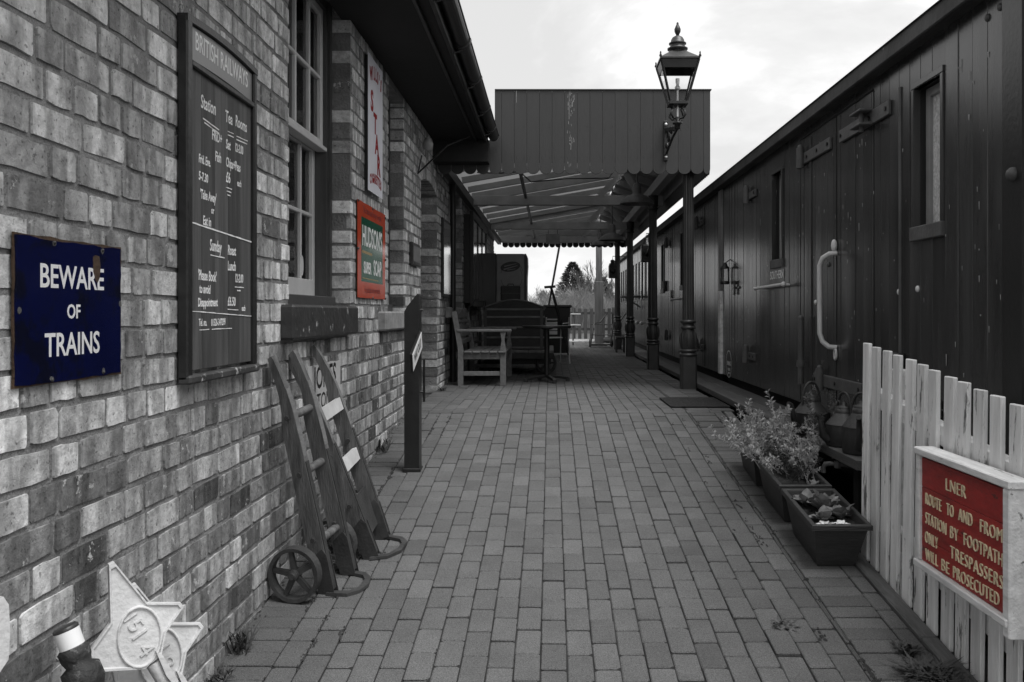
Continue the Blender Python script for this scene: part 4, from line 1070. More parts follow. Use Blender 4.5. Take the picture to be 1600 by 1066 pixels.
M = RW(VX - .006, 9.66, .28)
s_ = MB(); n = 28
ro = [(.15 * math.cos(2 * math.pi * i / n), .15 * math.sin(2 * math.pi * i / n)) for i in range(n)]; ri = [(x * .93, y * .93) for x, y in ro]
vs = [(x, y, 0) for x, y in ro] + [(x, y, 0) for x, y in ri]; s_.add(vs, [(i, (i + 1) % n, n + (i + 1) % n, n + i) for i in range(n)], False, M)
text_into(s_, 'DINING', .065, M @ Matrix.Translation((0, .005, 0)), .9, .0003, 'CENTER'); text_into(s_, 'PLEASE', .04, M @ Matrix.Translation((0, -.06, 0)), .9, .0003, 'CENTER'); text_into(s_, 'ENTER', .03, M @ Matrix.Translation((0, -.10, 0)), .9, .0003, 'CENTER')
s_.build('round_transfer', M_plate, v1)
for (yy, zz) in ((3.94, 2.16), (3.83, 2.17), (4.94, .96), (4.69, .97), (6.42, 1.2), (6.2, 1.18), (6.5, .92)):
    k = MB(); k.sphere((VX - .003, yy, zz), .018, 10, 6, (.6, 1, 1)); k.build('rivet', M_plate if .9 < zz < 1.0 else M_vaniron, v1)
k = MB(); k.sphere((VX - .03, 3.67, 1.42), .03, 10, 6); k.build('rivet', M_vaniron, v1)
s_ = MB(); s_.cbox(VX - .012, VX + .0, 9.1, 9.5, 1.09, 1.115, .003); s_.cbox(VX - .03, VX - .01, 9.27, 9.33, 1.03, 1.18, .004); s_.build('door_latch', M_vandark, v1)
s_ = MB(); s_.cbox(VX - .03, VX + .05, 10.04, 10.16, ZB, 1.09, .005); o = s_.build('end_post', M_rail, v1); o['label'] = 'white painted lower end post'
s_ = MB(); s_.cbox(VX - .02, VX + .05, 10.03, 10.2, 1.09, 2.24, .005); o = s_.build('end_post', mat('end_grey', .24, .6, .2, 4), v1)
# paint scars and drips
s_ = MB(); rr = random.Random(4)
for i in range(190):
    yy = rr.uniform(3.82, 9.5); zz = rr.uniform(.25, 2.1); h_ = rr.uniform(.004, .03) * (1 if rr.random() < .85 else 2.2); w_ = rr.uniform(.0015, .006)
    s_.add([(VX - .0045, yy - w_, zz), (VX - .0045, yy + w_, zz), (VX - .0045, yy + w_ * .4, zz - h_), (VX - .0045, yy - w_ * .6, zz - h_)], [(0, 3, 2, 1)])
s_.build('paint_scars', mat('scar', .32, .8, .3, 20, bump=0), v1)['kind'] = 'stuff'
# lantern on the van
t = empty('hand_lantern', (VX - .03, 9.62, 1.14), 'small black storm lantern hanging on the van beside the white end post', 'lantern')
c = (VX - .06, 9.60)
s_ = MB(); s_.lathe([(.05, 0), (.055, .03), (.05, .035)], (c[0], c[1], 1.15), 12); s_.build('base', M_black, t)
s_ = MB(); s_.lathe([(.06, .17), (.03, .20), (.02, .23), (0, .235)], (c[0], c[1], 1.15), 12); s_.build('cap', M_black, t)
s_ = MB(); s_.lathe([(.042, .035), (.05, .10), (.04, .17)], (c[0], c[1], 1.15), 12); s_.build('globe', M_lglass, t)
s_ = MB()
for i in range(4): a = i * 1.57 + .7; s_.tube([(c[0] + .056 * math.cos(a), c[1] + .056 * math.sin(a), 1.17), (c[0] + .056 * math.cos(a), c[1] + .056 * math.sin(a), 1.33)], .005, 5)
s_.tube([(c[0], c[1], 1.38), (VX, c[1], 1.42)], .006, 5); s_.build('guard', M_black, t)

v2 = empty('van', (VX, 10.7, ZB), 'glossy dark van with narrow windows behind the canopy posts', 'railway van', 'railway vehicles standing at the platform')
wins2 = [(12.95, 13.25, 1.25, 2.02), (15.2, 15.55, 1.25, 2.02)]
planked(v2, 10.22, 17.3, .143, wins2, M_van); van_shell(v2, 10.22, 17.3, M_van)
for w_ in wins2: van_window(v2, *w_, M_mirror)
for yy in (11.2, 12.1, 14.2): s_ = MB(); s_.box(VX - .0035, VX + .01, yy - .004, yy + .004, ZB + .02, 2.19); s_.build('door_gap', M_under, v2)
strap(v2, 11.25, 11.7, 2.0, .07, True, 3); strap(v2, 11.25, 11.7, .4, .07, True, 3)
for z in (.45, 1.98): strap(v2, 14.4, 14.7, z, .07, True, 2)
s_ = MB(); s_.tube([(VX - .05, 13.1, 1.05), (VX - .05, 14.0, 1.05)], .013, 8); s_.build('hand_rail', M_white, v2)
s_ = MB(); s_.cbox(VX - .015, VX, 14.1, 14.6, 1.1, 1.125, .003); s_.cbox(VX - .03, VX - .01, 14.18, 14.25, 1.02, 1.2, .004); s_.build('door_latch', M_vandark, v2)
s_ = MB(); s_.cbox(VX - .05, VX, 14.95, 15.05, 1.2, 1.38, .006); s_.build('door_handle', M_vaniron, v2)
v3 = empty('coach', (VX, 17.6, ZB), 'panelled passenger coach with wide windows at the far end of the platform', 'railway coach', 'railway vehicles standing at the platform')
van_shell(v3, 17.7, 26.5, M_coach)
y = 17.75
while y < 26.4:
    s_ = MB(); s_.cbox(VX - .0, VX + .031, y, y + .68, ZB, 1.10, .006); s_.build('lower_panel', M_coach, v3)
    s_ = MB(); s_.cbox(VX + .0, VX + .031, y, y + .12, 1.12, ZR, .006); s_.cbox(VX + .0, VX + .031, y + .56, y + .68, 1.12, ZR, .006); s_.cbox(VX + .0, VX + .031, y + .12, y + .56, 1.95, ZR, .006); w_ = s_.build('window', M_coach, v3)
    s_ = MB(); s_.add([(VX + .02, y + .12, 1.12), (VX + .02, y + .56, 1.12), (VX + .02, y + .56, 1.95), (VX + .02, y + .12, 1.95)], [(0, 3, 2, 1)]); s_.build('pane', M_mirror, w_)
    s_ = MB(); s_.cbox(VX - .008, VX + .02, y, y + .68, 1.10, 1.12, .003); s_.build('waist_rail', M_coach, v3)
    y += .70
for yy in (18.6, 19.6, 21.0): s_ = MB(); s_.tube([(VX - .04, yy, .9), (VX - .05, yy, 1.3)], .012, 6); s_.sphere((VX - .05, yy - .1, .62), .04, 8, 5); s_.build('door_handle', M_alu, v3)

# step board between platform and vans
for (ya, yb, lab) in ((4.62, 9.0, 'long worn wooden step board, near length carrying the kettles'), (9.01, 14.2, 'middle length of the wooden step board beside the first post'), (14.21, 20.5, 'far length of the wooden step board behind the canopy posts')):
    t = empty('step_board', (1.78, ya, 0), lab, 'step board', 'step boards along the vans')
    for j in range(2):
        s_ = MB(); s_.cbox(1.60 + .17 * j, 1.766 + .17 * j, ya, yb, .015, .072, .005); s_.build('plank', M_plank, t)
    y = ya + .15
    while y < yb: s_ = MB(); s_.box(1.66, 1.74, y, y + .08, -.95, .014); s_.build('leg', M_under, t); y += 1.6

# ------------------------------------------------------------------ kettles and tap
def kettle(x, y, r, h, label, spout, hang):
    t = empty('kettle', (x, y, .072), label, 'kettle', 'big iron kettles on the step board')
    s_ = MB(); s_.lathe([(0, 0), (r * .95, 0), (r, .01), (r, h * .56)], (x, y, .073), 28, None, True, 0, False); s_.lathe([(r, h * .56), (r * 1.02, h * .57), (r * 1.0, h * .59)], (x, y, .073), 28, cap=False); s_.lathe([(r, h * .59), (r * .48, h * .88)], (x, y, .073), 28, cap=False); s_.lathe([(r * .48, h * .88), (r * .46, h), (0, h)], (x, y, .073), 28, cap=False); s_.build('body', M_kettle, t)
    s_ = MB(); s_.lathe([(r * .44, h), (r * .42, h + .012), (r * .12, h + .02), (r * .12, h + .035), (0, h + .04)], (x, y, .073), 18); s_.build('lid', M_kettle, t)
    s_ = MB(); ca, sa = math.cos(hang), math.sin(hang); pts = []
    for i in range(13):
        a = math.pi * i / 12; q = r * .62 * math.cos(a); pts.append((x + ca * q, y + sa * q, .073 + h * .78 + (r * 1.35) * math.sin(a) ** .8))
    s_.tube(pts, .008, 7); s_.build('handle', M_kettle, t)
    sx, sy = math.cos(spout), math.sin(spout); s_ = MB()
    s_.tube([(x + sx * r * .95, y + sy * r * .95, .073 + h * .18), (x + sx * r * 1.25, y + sy * r * 1.25, .073 + h * .28), (x + sx * r * 1.38, y + sy * r * 1.38, .073 + h * .6), (x + sx * r * 1.5, y + sy * r * 1.5, .073 + h * .82), (x + sx * r * 1.75, y + sy * r * 1.75, .073 + h * .86)], [.026, .022, .016, .013, .013], 9); s_.build('spout', M_kettle, t)
kettle(1.655, 5.62, .108, .235, 'farthest big iron kettle with tall bail handle, behind the silver plant', 3.6, .4)
kettle(1.70, 5.12, .104, .215, 'middle iron kettle with bent spout pointing over the platform', 3.3, 1.9)
kettle(1.70, 4.84, .10, .25, 'nearest iron kettle half hidden by the white fence', 4.3, 2.2)
t = empty('water_tap', (1.66, 5.05, .0), 'old water pipe with a tap end below the middle kettle', 'tap')
s_ = MB(); s_.tube([(1.80, 4.9, -.02), (1.64, 5.02, -.02), (1.60, 5.05, -.02)], .013, 9); s_.tube([(1.60, 5.05, -.02), (1.575, 5.07, -.025), (1.565, 5.075, -.05), (1.565, 5.075, -.075)], .015, 9); s_.build('pipe', M_vaniron, t)
s_ = MB(); s_.lathe([(.02, -.02), (.022, 0), (.02, .02)], (1.63, 5.025, -.02), 10); s_.cbox(1.60, 1.66, 5.02, 5.035, .012, .022, .002); s_.tube([(1.63, 5.025, -.01), (1.63, 5.025, .015)], .008, 6); s_.build('valve', M_vaniron, t)

# ------------------------------------------------------------------ white picket fence and red sign
fen = empty('picket_fence', (1.55, 3.5, gz(3.5)), 'white painted picket fence with chipped paint along the ramp edge', 'fence')
rf_ = random.Random(13); y = 4.345
while y > 2.1:
    h = 1.055 + rf_.uniform(-.004, .004); w_ = .080 + rf_.uniform(-.003, .003); g0 = gz(y) + .01
    lean = rf_.uniform(-.006, .006)
    m = MB(); Mx = Matrix.Translation((1.545 + rf_.uniform(-.003, .003), y, g0)) @ Matrix.Rotation(lean, 4, 'X') @ Matrix.Rotation(.012 + rf_.uniform(-.004, .004), 4, 'Y')
    m.cbox(-.009, .009, -w_ / 2, w_ / 2, -.02, h - .01, .003, Mx)
    m.build('picket', M_picket, fen)
    y -= .1275
for hh in (.22, .80):
    m = MB(); m.beam((1.584, 1.9, gz(1.9) + hh), (1.584, 4.37, gz(4.37) + hh), .045, .085, c=.004); m.build('fence_rail', M_rail, fen)
for yy in (4.2, 2.75):
    m = MB(); m.cbox(1.61, 1.69, yy - .04, yy + .04, gz(yy) - .6, gz(yy) + .95, .004); m.build('fence_post', M_rail, fen)

t = empty('trespass_sign', (1.5, 3.17, -.15), 'red wooden LNER sign with cream raised letters in a white frame on the fence', 'sign')
YN, YF, SZ0, SZ1 = 2.83, 3.50, -.155, .305; SX = 1.462; syc = (YN + YF) / 2
hh = (SZ1 - SZ0 - .05) / 4
zz = SZ0 + .022
hs = [.094, .082, .115, .115]
for h_ in hs:
    m = MB(); m.cbox(SX + .006, SX + .024, YN + .0125, YF - .0045, zz + .0008, zz + h_ - .0008, .0015); m.build('sign_board', M_lnerred, t); zz += h_
m = MB(); m.cbox(SX - .014, 1.530, YN - .035, YF + .03, SZ1 - .022, SZ1 + .006, .004); m.build('frame_top', M_rail, t)
m = MB(); m.cbox(SX - .016, 1.530, YN - .02, YF + .03, SZ0 - .006, SZ0 + .021, .004); m.build('frame_bottom', M_rail, t)
m = MB(); m.cbox(SX - .010, 1.530, YN - .03, YN + .012, SZ0 - .04, SZ1 - .023, .004); m.build('frame_stile', M_rail, t)
m = MB(); m.cbox(SX - .006, 1.530, YF - .004, YF + .022, SZ0 + .022, SZ1 - .023, .004); m.build('frame_stile', M_rail, t)
M0 = RW(SX + .0055, syc - .010, (SZ0 + SZ1) / 2)
PW_ = YF - YN - .075
for words, z, s_ in (((('LNER', .30, .56),), .133, .066), ((('ROUTE', .0, .23), ('TO', .31, .40), ('AND', .47, .64), ('FROM', .74, .985)), .043, .066), ((('STATION', .0, .30), ('BY', .36, .46), ('FOOTPATH', .54, .99)), -.034, .066),
                     ((('ONLY', -.005, .18), ('TRESPASSERS', .36, .995)), -.107, .066), ((('WILL', .0, .18), ('BE', .24, .34), ('PROSECUTED', .40, .95)), -.174, .064)):
    for body, f0, f1 in words:
        q = MB(); text_into(q, body, s_, Matrix.Identity(4), 1, .0025, 'CENTER', -.0012, 0, 1.12)
        wq = max(p[0] for p in q.v) - min(p[0] for p in q.v); xs = (f1 - f0) * PW_ / wq; c0 = (max(p[0] for p in q.v) + min(p[0] for p in q.v)) / 2
        Mw = M0 @ Matrix.Translation((-PW_ / 2 + (f0 + f1) / 2 * PW_, z + rf_.uniform(-.002, .002), .003)) @ Matrix.Rotation(rf_.uniform(-.012, .012), 4, 'Z')
        m = MB(); m.add([((p[0] - c0) * xs, p[1], p[2]) for p in q.v], q.f, False, Mw); m.build('lettering', M_cream, t)

# ------------------------------------------------------------------ planters and plants
def planter(y0, label, ry=0):
    L_, wt, wb, h = .565, .285, .178, .225; X = 1.365
    t = empty('planter', (X, y0 + L_ / 2, gz(y0 + L_ / 2)), label, 'planter', 'tapered clay planters along the ramp')
    M = Matrix.Translation((X, y0 + L_ / 2, gz(y0 + L_ / 2) + .004)) @ Matrix.Rotation(RAMP, 4, 'X') @ Matrix.Rotation(ry, 4, 'Z')
    def ring(w, l, z): return [(-w / 2, -l / 2, z), (w / 2, -l / 2, z), (w / 2, l / 2, z), (-w / 2, l / 2, z)]
    R_ = [ring(wb, L_ - .15, 0), ring(wt - .035, L_ - .035, h - .028), ring(wt, L_, h - .026), ring(wt, L_, h - .003), ring(wt - .006, L_ - .006, h), ring(wt - .040, L_ - .040, h), ring(wt - .046, L_ - .046, h - .004), ring(wt - .075, L_ - .08, h - .075)]
    vs = sum(R_, []); fs = [(3, 2, 1, 0)]
    for q in range(len(R_) - 1):
        for i in range(4): fs.append((q * 4 + i, q * 4 + (i + 1) % 4, q * 4 + 4 + (i + 1) % 4, q * 4 + 4 + i))
    m = MB(); m.add(vs, fs, False, M); m.build('box', M_planter, t)
    m = MB(); rr = random.Random(int(y0 * 100)); nx, ny = 7, 12; w, l = wt - .056, L_ - .06
    vs = []
    for i in range(nx):
        for j in range(ny): vs.append((-w / 2 + w * i / (nx - 1), -l / 2 + l * j / (ny - 1), h - .045 + rr.uniform(-.008, .012)))
    m.add(vs, [(i * ny + j, (i + 1) * ny + j, (i + 1) * ny + j + 1, i * ny + j + 1) for i in range(nx - 1) for j in range(ny - 1)], False, M); m.build('soil', M_soil, t)
    return M, h
P1 = planter(4.155, 'nearest clay planter, holding low leafy plants')
P2 = planter(4.765, 'middle clay planter under the tall silver plant', .01)
P3 = planter(5.39, 'farthest clay planter, mostly hidden by the silver plant', -.02)
leafM = []
def leaf_mesh(l, w, cup, wav, rr):
    m = MB(); n = 5; vs = []; fs = []
    for i in range(n + 1):
        f = i / n; ww = w * math.sin(math.pi * (f * .85 + .1)) * (1 if i < n else .3); z = cup * f * f
        vs += [(-ww, f * l, z + .25 * ww + rr.uniform(-wav, wav)), (0, f * l, z - .1 * ww), (ww, f * l, z + .25 * ww + rr.uniform(-wav, wav))]
    for i in range(n):
        a = 3 * i; fs += [(a, a + 1, a + 4, a + 3), (a + 1, a + 2, a + 5, a + 4)]
    m.add(vs, fs, True); return m
rl = random.Random(17)
lm = []
for i in range(5):
    o = leaf_mesh(.075, .026, rl.uniform(-.03, .01), .005, rl).build('leaf', M_leaf); lm.append(o.data); bpy.data.objects.remove(o)
pm = []
for i in range(3):
    o = leaf_mesh(.04, .012, -.02, .004, rl).build('petal', M_petal); pm.append(o.data); bpy.data.objects.remove(o)
M1, h1 = P1
def rosette(x, y, n, sc, label, mats=lm, tilt=(.3, 1.2), nm='leaf'):
    p = M1 @ Vector((x, y, h1 - .045)); t = empty('bedding_plant', tuple(p), label, 'plant', 'bedding plants in the nearest planter')
    for i in range(n):
        o = bpy.data.objects.new(nm, rl.choice(mats)); COL.objects.link(o); o.parent = t
        o.matrix_local = Matrix.Rotation(i * 2.4 + rl.uniform(-.3, .3), 4, 'Z') @ Matrix.Translation((0, .006, .004)) @ Matrix.Rotation(rl.uniform(*tilt), 4, 'X') @ Matrix.Scale(sc * rl.uniform(.7, 1.1), 4)
    return t
rosette(-.05, .13, 14, 1.15, 'small leafy plant at the far left of the nearest planter')
rosette(.01, .03, 20, 1.45, 'largest upright leafy plant in the middle of the nearest planter', tilt=(.6, 1.45))
rosette(.06, -.06, 15, 1.2, 'leafy plant on the right side of the nearest planter')
rosette(-.03, -.10, 12, 1.0, 'small dark leafy plant near the front of the nearest planter')
rosette(.03, -.165, 14, 1.0, 'pale ragged leaves at the near end of the nearest planter', pm, (.3, .9))
rosette(-.05, -.165, 10, .9, 'pale flattened leaves in the near left corner of the nearest planter', pm, (.3, .9))
# tall silver plant: branching stems with small felted leaves
M2, h2 = P2
def bushy(root_pts, n, H, spread, seed, mstem, mleaf, label, name, leafsize, dens=1.0, parent_label=None):
    rr = random.Random(seed); t = empty(name, tuple(root_pts[0]), label, 'plant')
    st = MB(); lf = MB()
    def leafat(p, d, s):
        side = d.cross(Vector((rr.uniform(-1, 1), rr.uniform(-1, 1), rr.uniform(-1, 1))));
        if side.length < 1e-4: return
        side.normalize(); dd = (d * .6 + side).normalized() * s; w = dd.cross(Vector((rr.uniform(-1, 1), rr.uniform(-1, 1), rr.uniform(.2, 1)))).normalized() * s * rr.uniform(.09, .17)
        up = Vector((0, 0, s * .15))
        lf.add([p, p + dd * .5 + w + up, p + dd, p + dd * .5 - w + up], [(0, 1, 2), (0, 2, 3)])
    def branch(p, d, l, r, lev):
        k = 5; pts = [p]; q = p.copy(); dd = d.copy()
        for i in range(k):
            dd = (dd + Vector((rr.uniform(-.3, .3), rr.uniform(-.3, .3), rr.uniform(-.16, .2)))).normalized(); q = q + dd * l / k; pts.append(q.copy())
            if lev == 0 and i >= 1 and rr.random() < .8:
                branch(q.copy(), (dd + Vector((rr.uniform(-.9, .9), rr.uniform(-.9, .9), rr.uniform(0, .5)))).normalized(), l * rr.uniform(.35, .6), r * .6, 1)
            nl = int((3 if lev == 0 else 6) * dens)
            for _ in range(nl):
                if lev == 0 and i < 2 and rr.random() < .6: continue
                leafat(q + dd * rr.uniform(-l / k, 0), dd, leafsize * rr.uniform(.5, 1.2))
        if lev == 1 or True:
            for _ in range(int(7 * dens)): leafat(q, dd, leafsize * rr.uniform(.6, 1.2))
        st.tube(pts, [.9 * r * (1 - .6 * i / k) for i in range(k + 1)], 5)
    for i in range(n):
        p = Vector(rr.choice(root_pts)) + Vector((rr.uniform(-.06, .06), rr.uniform(-.1, .1), 0)); a = rr.uniform(0, 6.283); s = spread * rr.uniform(.1, 1)
        branch(p, Vector((math.cos(a) * s, math.sin(a) * s, 1)).normalized(), H * rr.uniform(.55, 1.05), .0032, 0)
    st.build('stem', mstem, t); o = lf.build('foliage', mleaf, t); o['kind'] = 'stuff'
    return t
bushy([M2 @ Vector((-.08, .20, h2 - .04)), M2 @ Vector((-.05, .10, h2 - .04)), M2 @ Vector((-.10, .36, h2 - .04)), M2 @ Vector((-.09, .55, h2 - .04))], 44, .27, 2.0, 5, M_silver, M_silver, 'tall silver grey leafy plant spilling over the middle planter', 'silver_plant', .030, 1.0)
bushy([M2 @ Vector((.07, -.02, h2 - .04)), M2 @ Vector((.03, -.10, h2 - .04)), M2 @ Vector((.08, .12, h2 - .04))], 14, .18, 1.4, 8, M_silver, M_silver, 'shorter silver sprigs at the right side of the middle planter', 'silver_plant', .026, .9)
bushy([M2 @ Vector((-.02, -.10, h2 - .045)), M2 @ Vector((.02, .0, h2 - .045)), M2 @ Vector((-.05, .15, h2 - .045))], 16, .16, 1.3, 12, M_leafdk, M_leafdk, 'dark wiry undergrowth on the soil of the middle planter', 'dark_plant', .020)
bushy([Vector((1.60, 5.32, .05))], 4, .24, .35, 31, M_leaf, M_leaf, 'small leafy sprig standing in front of the farthest kettle', 'leafy_sprig', .026)
tg = rosette(.0, 0, 1, .1, 'x'); 
for c_ in list(tg.children): bpy.data.objects.remove(c_)
bpy.data.objects.remove(tg)
for j, (x, y) in enumerate(((.06, -.20), (.03, -.23), (.09, -.15))):
    p = M2 @ Vector((x, y, h2 - .04)); t = empty('bedding_plant', tuple(p), ('pale rosette at the near edge of the middle planter', 'small pale rosette in the near corner of the middle planter', 'pale rosette by the right rim of the middle planter')[j], 'plant')
    for i in range(9):
        o = bpy.data.objects.new('leaf', rl.choice(lm)); COL.objects.link(o); o.parent = t; o.matrix_local = Matrix.Rotation(i * 2.4, 4, 'Z') @ Matrix.Rotation(rl.uniform(.1, .9), 4, 'X') @ Matrix.Scale(.55, 4)
# doormat
m = MB()
nx, ny = 30, 50; rr = random.Random(2); vs = []
for i in range(nx + 1):
    for j in range(ny + 1): vs.append((1.06 + .53 * i / nx, 7.80 + .86 * j / ny, .013 + rr.uniform(-.002, .002)))
fs = [(i * (ny + 1) + j, (i + 1) * (ny + 1) + j, (i + 1) * (ny + 1) + j + 1, i * (ny + 1) + j + 1) for i in range(nx) for j in range(ny)]
m.add(vs, fs); m.box(1.062, 1.588, 7.802, 8.658, .004, .010)
tag(m.build('doormat', M_mat), 'dark coir doormat lying on the pavers in front of the first post', 'doormat')

# ------------------------------------------------------------------ platform canopy
can = empty('platform_canopy', (.2, 15, 0), 'timber platform canopy with scalloped valance on slender iron posts', 'canopy')
YC0, YC1 = 9.5, 20.3; XL, XR = -1.225, 1.714
def scallop(x0, x1, zb, zt, rise, n=9):
    pts = [(x1, zt), (x0, zt)]; c = (x0 + x1) / 2; hw_ = (x1 - x0) / 2
    for i in range(n + 1):
        a = math.pi + math.pi * i / n; ca = math.cos(a); sa = math.sin(a)
        pts.append((c + hw_ * (abs(ca) ** 1.0) * (1 if ca > 0 else -1), zb + rise + rise * (-(abs(sa) ** 1.0))))
    return pts
rc = random.Random(8)
i = 0; x = XL
PW = .1357
xs_ = [XR - .074]
while xs_[-1] > XL: xs_.append(xs_[-1] - PW)
xs_ = xs_[::-1]
edges = [(a, a + PW) for a in xs_[:-1]] + [(XR - .074, XR)]
for a, d in edges:
    if d < XL + .03: continue
    dx = rc.uniform(-.0012, .0012); a0 = max(a, XL) + .0014
    P_ = scallop(a0, d - .0014, 2.333, 2.70 if d < -.605 else 3.232, .060)
    if a < -.605 < d: P_ = [(d - .0014, 3.232), (-.605, 3.232), (-.605, 2.70), (a0, 2.70)] + P_[2:]
    m = MB(); m.prism(P_, YC0 + dx, YC0 + .022, MY); m.build('valance_board', M_val, can)
m = MB(); m.box(-.60, XR - .02, YC0 + .0235, YC0 + .06, 2.46, 3.22); m.box(XL, -.60, YC0 + .0235, YC0 + .06, 2.46, 2.69); m.build('valance_backing', M_under, can)
m = MB(); m.cbox(-.605, XR + .012, YC0 - .012, YC0 + .07, 3.2325, 3.246, .003); m.build('capping', M_fascia, can)
m = MB(); rr = random.Random(6)      # nail heads
for a, d in edges:
    if a < -.64: continue
    for f in (.2, .8):
        for z in (2.515, 2.80 + .06 * f): m.box(a + (d - a) * f - .0035, a + (d - a) * f + .0035, YC0 - .0035, YC0 + .001, z - .0035, z + .0035)
m.build('nail_heads', M_fascia, can)['kind'] = 'stuff'
m = MB()                              # flaked paint on one board
for k_ in range(46):
    xx = .185 + rr.gauss(.03, .022); zz = rr.choice([rr.uniform(2.95, 3.2), rr.uniform(2.4, 2.9)]); h_ = rr.uniform(.004, .045); w_ = rr.uniform(.0015, .004)
    m.add([(xx - w_, YC0 - .0025, zz), (xx + w_, YC0 - .0025, zz + .004), (xx + w_ * .6, YC0 - .0025, zz + h_), (xx - w_ * .4, YC0 - .0025, zz + h_)], [(0, 1, 2, 3)])
m.add([(.192, YC0 - .0027, 2.92), (.196, YC0 - .0027, 2.92), (.197, YC0 - .0027, 3.22), (.194, YC0 - .0027, 3.22)], [(0, 1, 2, 3)])
m.add([(-.374, YC0 - .0027, 3.10), (-.371, YC0 - .0027, 3.10), (-.369, YC0 - .0027, 3.228), (-.375, YC0 - .0027, 3.228)], [(0, 1, 2, 3)])
m.build('flaked_paint', mat('flake', .3, .8, .2, 20, bump=0), can)['kind'] = 'stuff'
# side valance towards the vans, end valance
y = YC0 + .03; MX = RMV
while y < YC1 - .05:
    m = MB(); m.prism(scallop(y + .0012, y + .1 - .0012, 2.333, 2.95, .045, 7), XR - .022, XR, MX); m.build('valance_board', M_val, can); y += .1
x = -1.12
while x < XR - .05:
    m = MB(); m.prism(scallop(x + .0012, min(x + .135, XR) - .0012, 2.333, 2.60, .058, 7), YC1, YC1 + .022, MY); m.build('valance_board', M_val, can); x += .135
m = MB(); m.box(XL, XR - .024, YC1 + .023, YC1 + .05, 2.48, 3.18); m.build('end_gable', M_beam, can)
m = MB(); m.box(XR - .05, XR - .024, YC0 + .07, YC1 - .01, 2.50, 2.95); m.build('side_boarding', M_beam, can)
# roof frame
RX = 1.07; ZL, ZRG = 2.58, 2.98
def roofz(x): return ZL + (ZRG - ZL) * (x - XL) / (RX - XL) if x < RX else ZRG - (x - RX) * .35
y = YC0 + .3
while y < YC1:
    m = MB(); m.beam((XL + .06, y, roofz(XL + .06) - .02), (RX, y, roofz(RX) - .02), .05, .08); m.build('rafter', M_beam, can)
    m = MB(); m.beam((RX, y, roofz(RX) - .03), (XR - .06, y, roofz(XR - .06) - .03), .05, .10); m.build('rafter', M_beam, can)
    y += .88
m = MB()
m.add([(XL, YC0 + .06, roofz(XL) + .025), (RX, YC0 + .06, roofz(RX) + .025), (RX, YC1, roofz(RX) + .025), (XL, YC1, roofz(XL) + .025)], [(0, 1, 2, 3)])
m.build('roof_sheet', M_deck, can)
m = MB(); m.beam(((RX + XR) / 2, YC0 + .06, (roofz(RX) + roofz(XR)) / 2 + .03), ((RX + XR) / 2, YC1, (roofz(RX) + roofz(XR)) / 2 + .03), XR - RX, .01, (.33, 0, 1)); m.build('roof_boarding', M_beam, can)
for z0, x0, x1 in ((2.37, 1.46, 1.56), (2.60, 1.60, 1.66)):
    m = MB(); m.cbox(x0, x1, YC0 + .07, YC1 - .01, z0 + .20, z0 + .34, .004); m.build('eaves_beam', M_beam, can)
m = MB(); m.cbox(XL, XL + .08, YC0 + .07, YC1, 2.40, 2.52, .004); m.build('wall_plate', M_fascia, can)
m = MB(); m.tube([(-.374, YC0 + .1, 2.545), (-.374, YC1 - .1, 2.545)], .022, 8); m.build('conduit', M_fascia, can)
m = MB(); m.tube([(-.85, 10.2, 2.46), (-.6, 10.5, 2.50), (-.38, 10.7, 2.55), (-.25, 11.0, 2.47), (.2, 11.6, 2.60), (.8, 12.2, 2.70), (.85, 12.3, 2.78)], .008, 6); m.build('cable', M_black, can)
PY = (9.73, 13.1, 16.9, 20.1)
for yy in PY[1:3] + (20.1,):
    m = MB(); m.cbox(XL, 1.66, yy - .05, yy + .05, 2.43, 2.572, .005); tb = m.build('tie_beam', M_beam, can)
    m = MB(); m.beam((XL + .06, yy, roofz(XL + .06) - .05), (RX, yy, roofz(RX) - .05), .08, .13); m.build('principal_rafter', M_beam, can)
    m = MB(); m.beam((.72, yy - .02, 2.57), (1.02, yy - .02, 2.86), .07, .09); m.build('strut', M_beam, can)
    m = MB(); m.beam((1.32, yy - .02, 2.57), (1.12, yy - .02, 2.86), .07, .09); m.build('strut', M_beam, can)
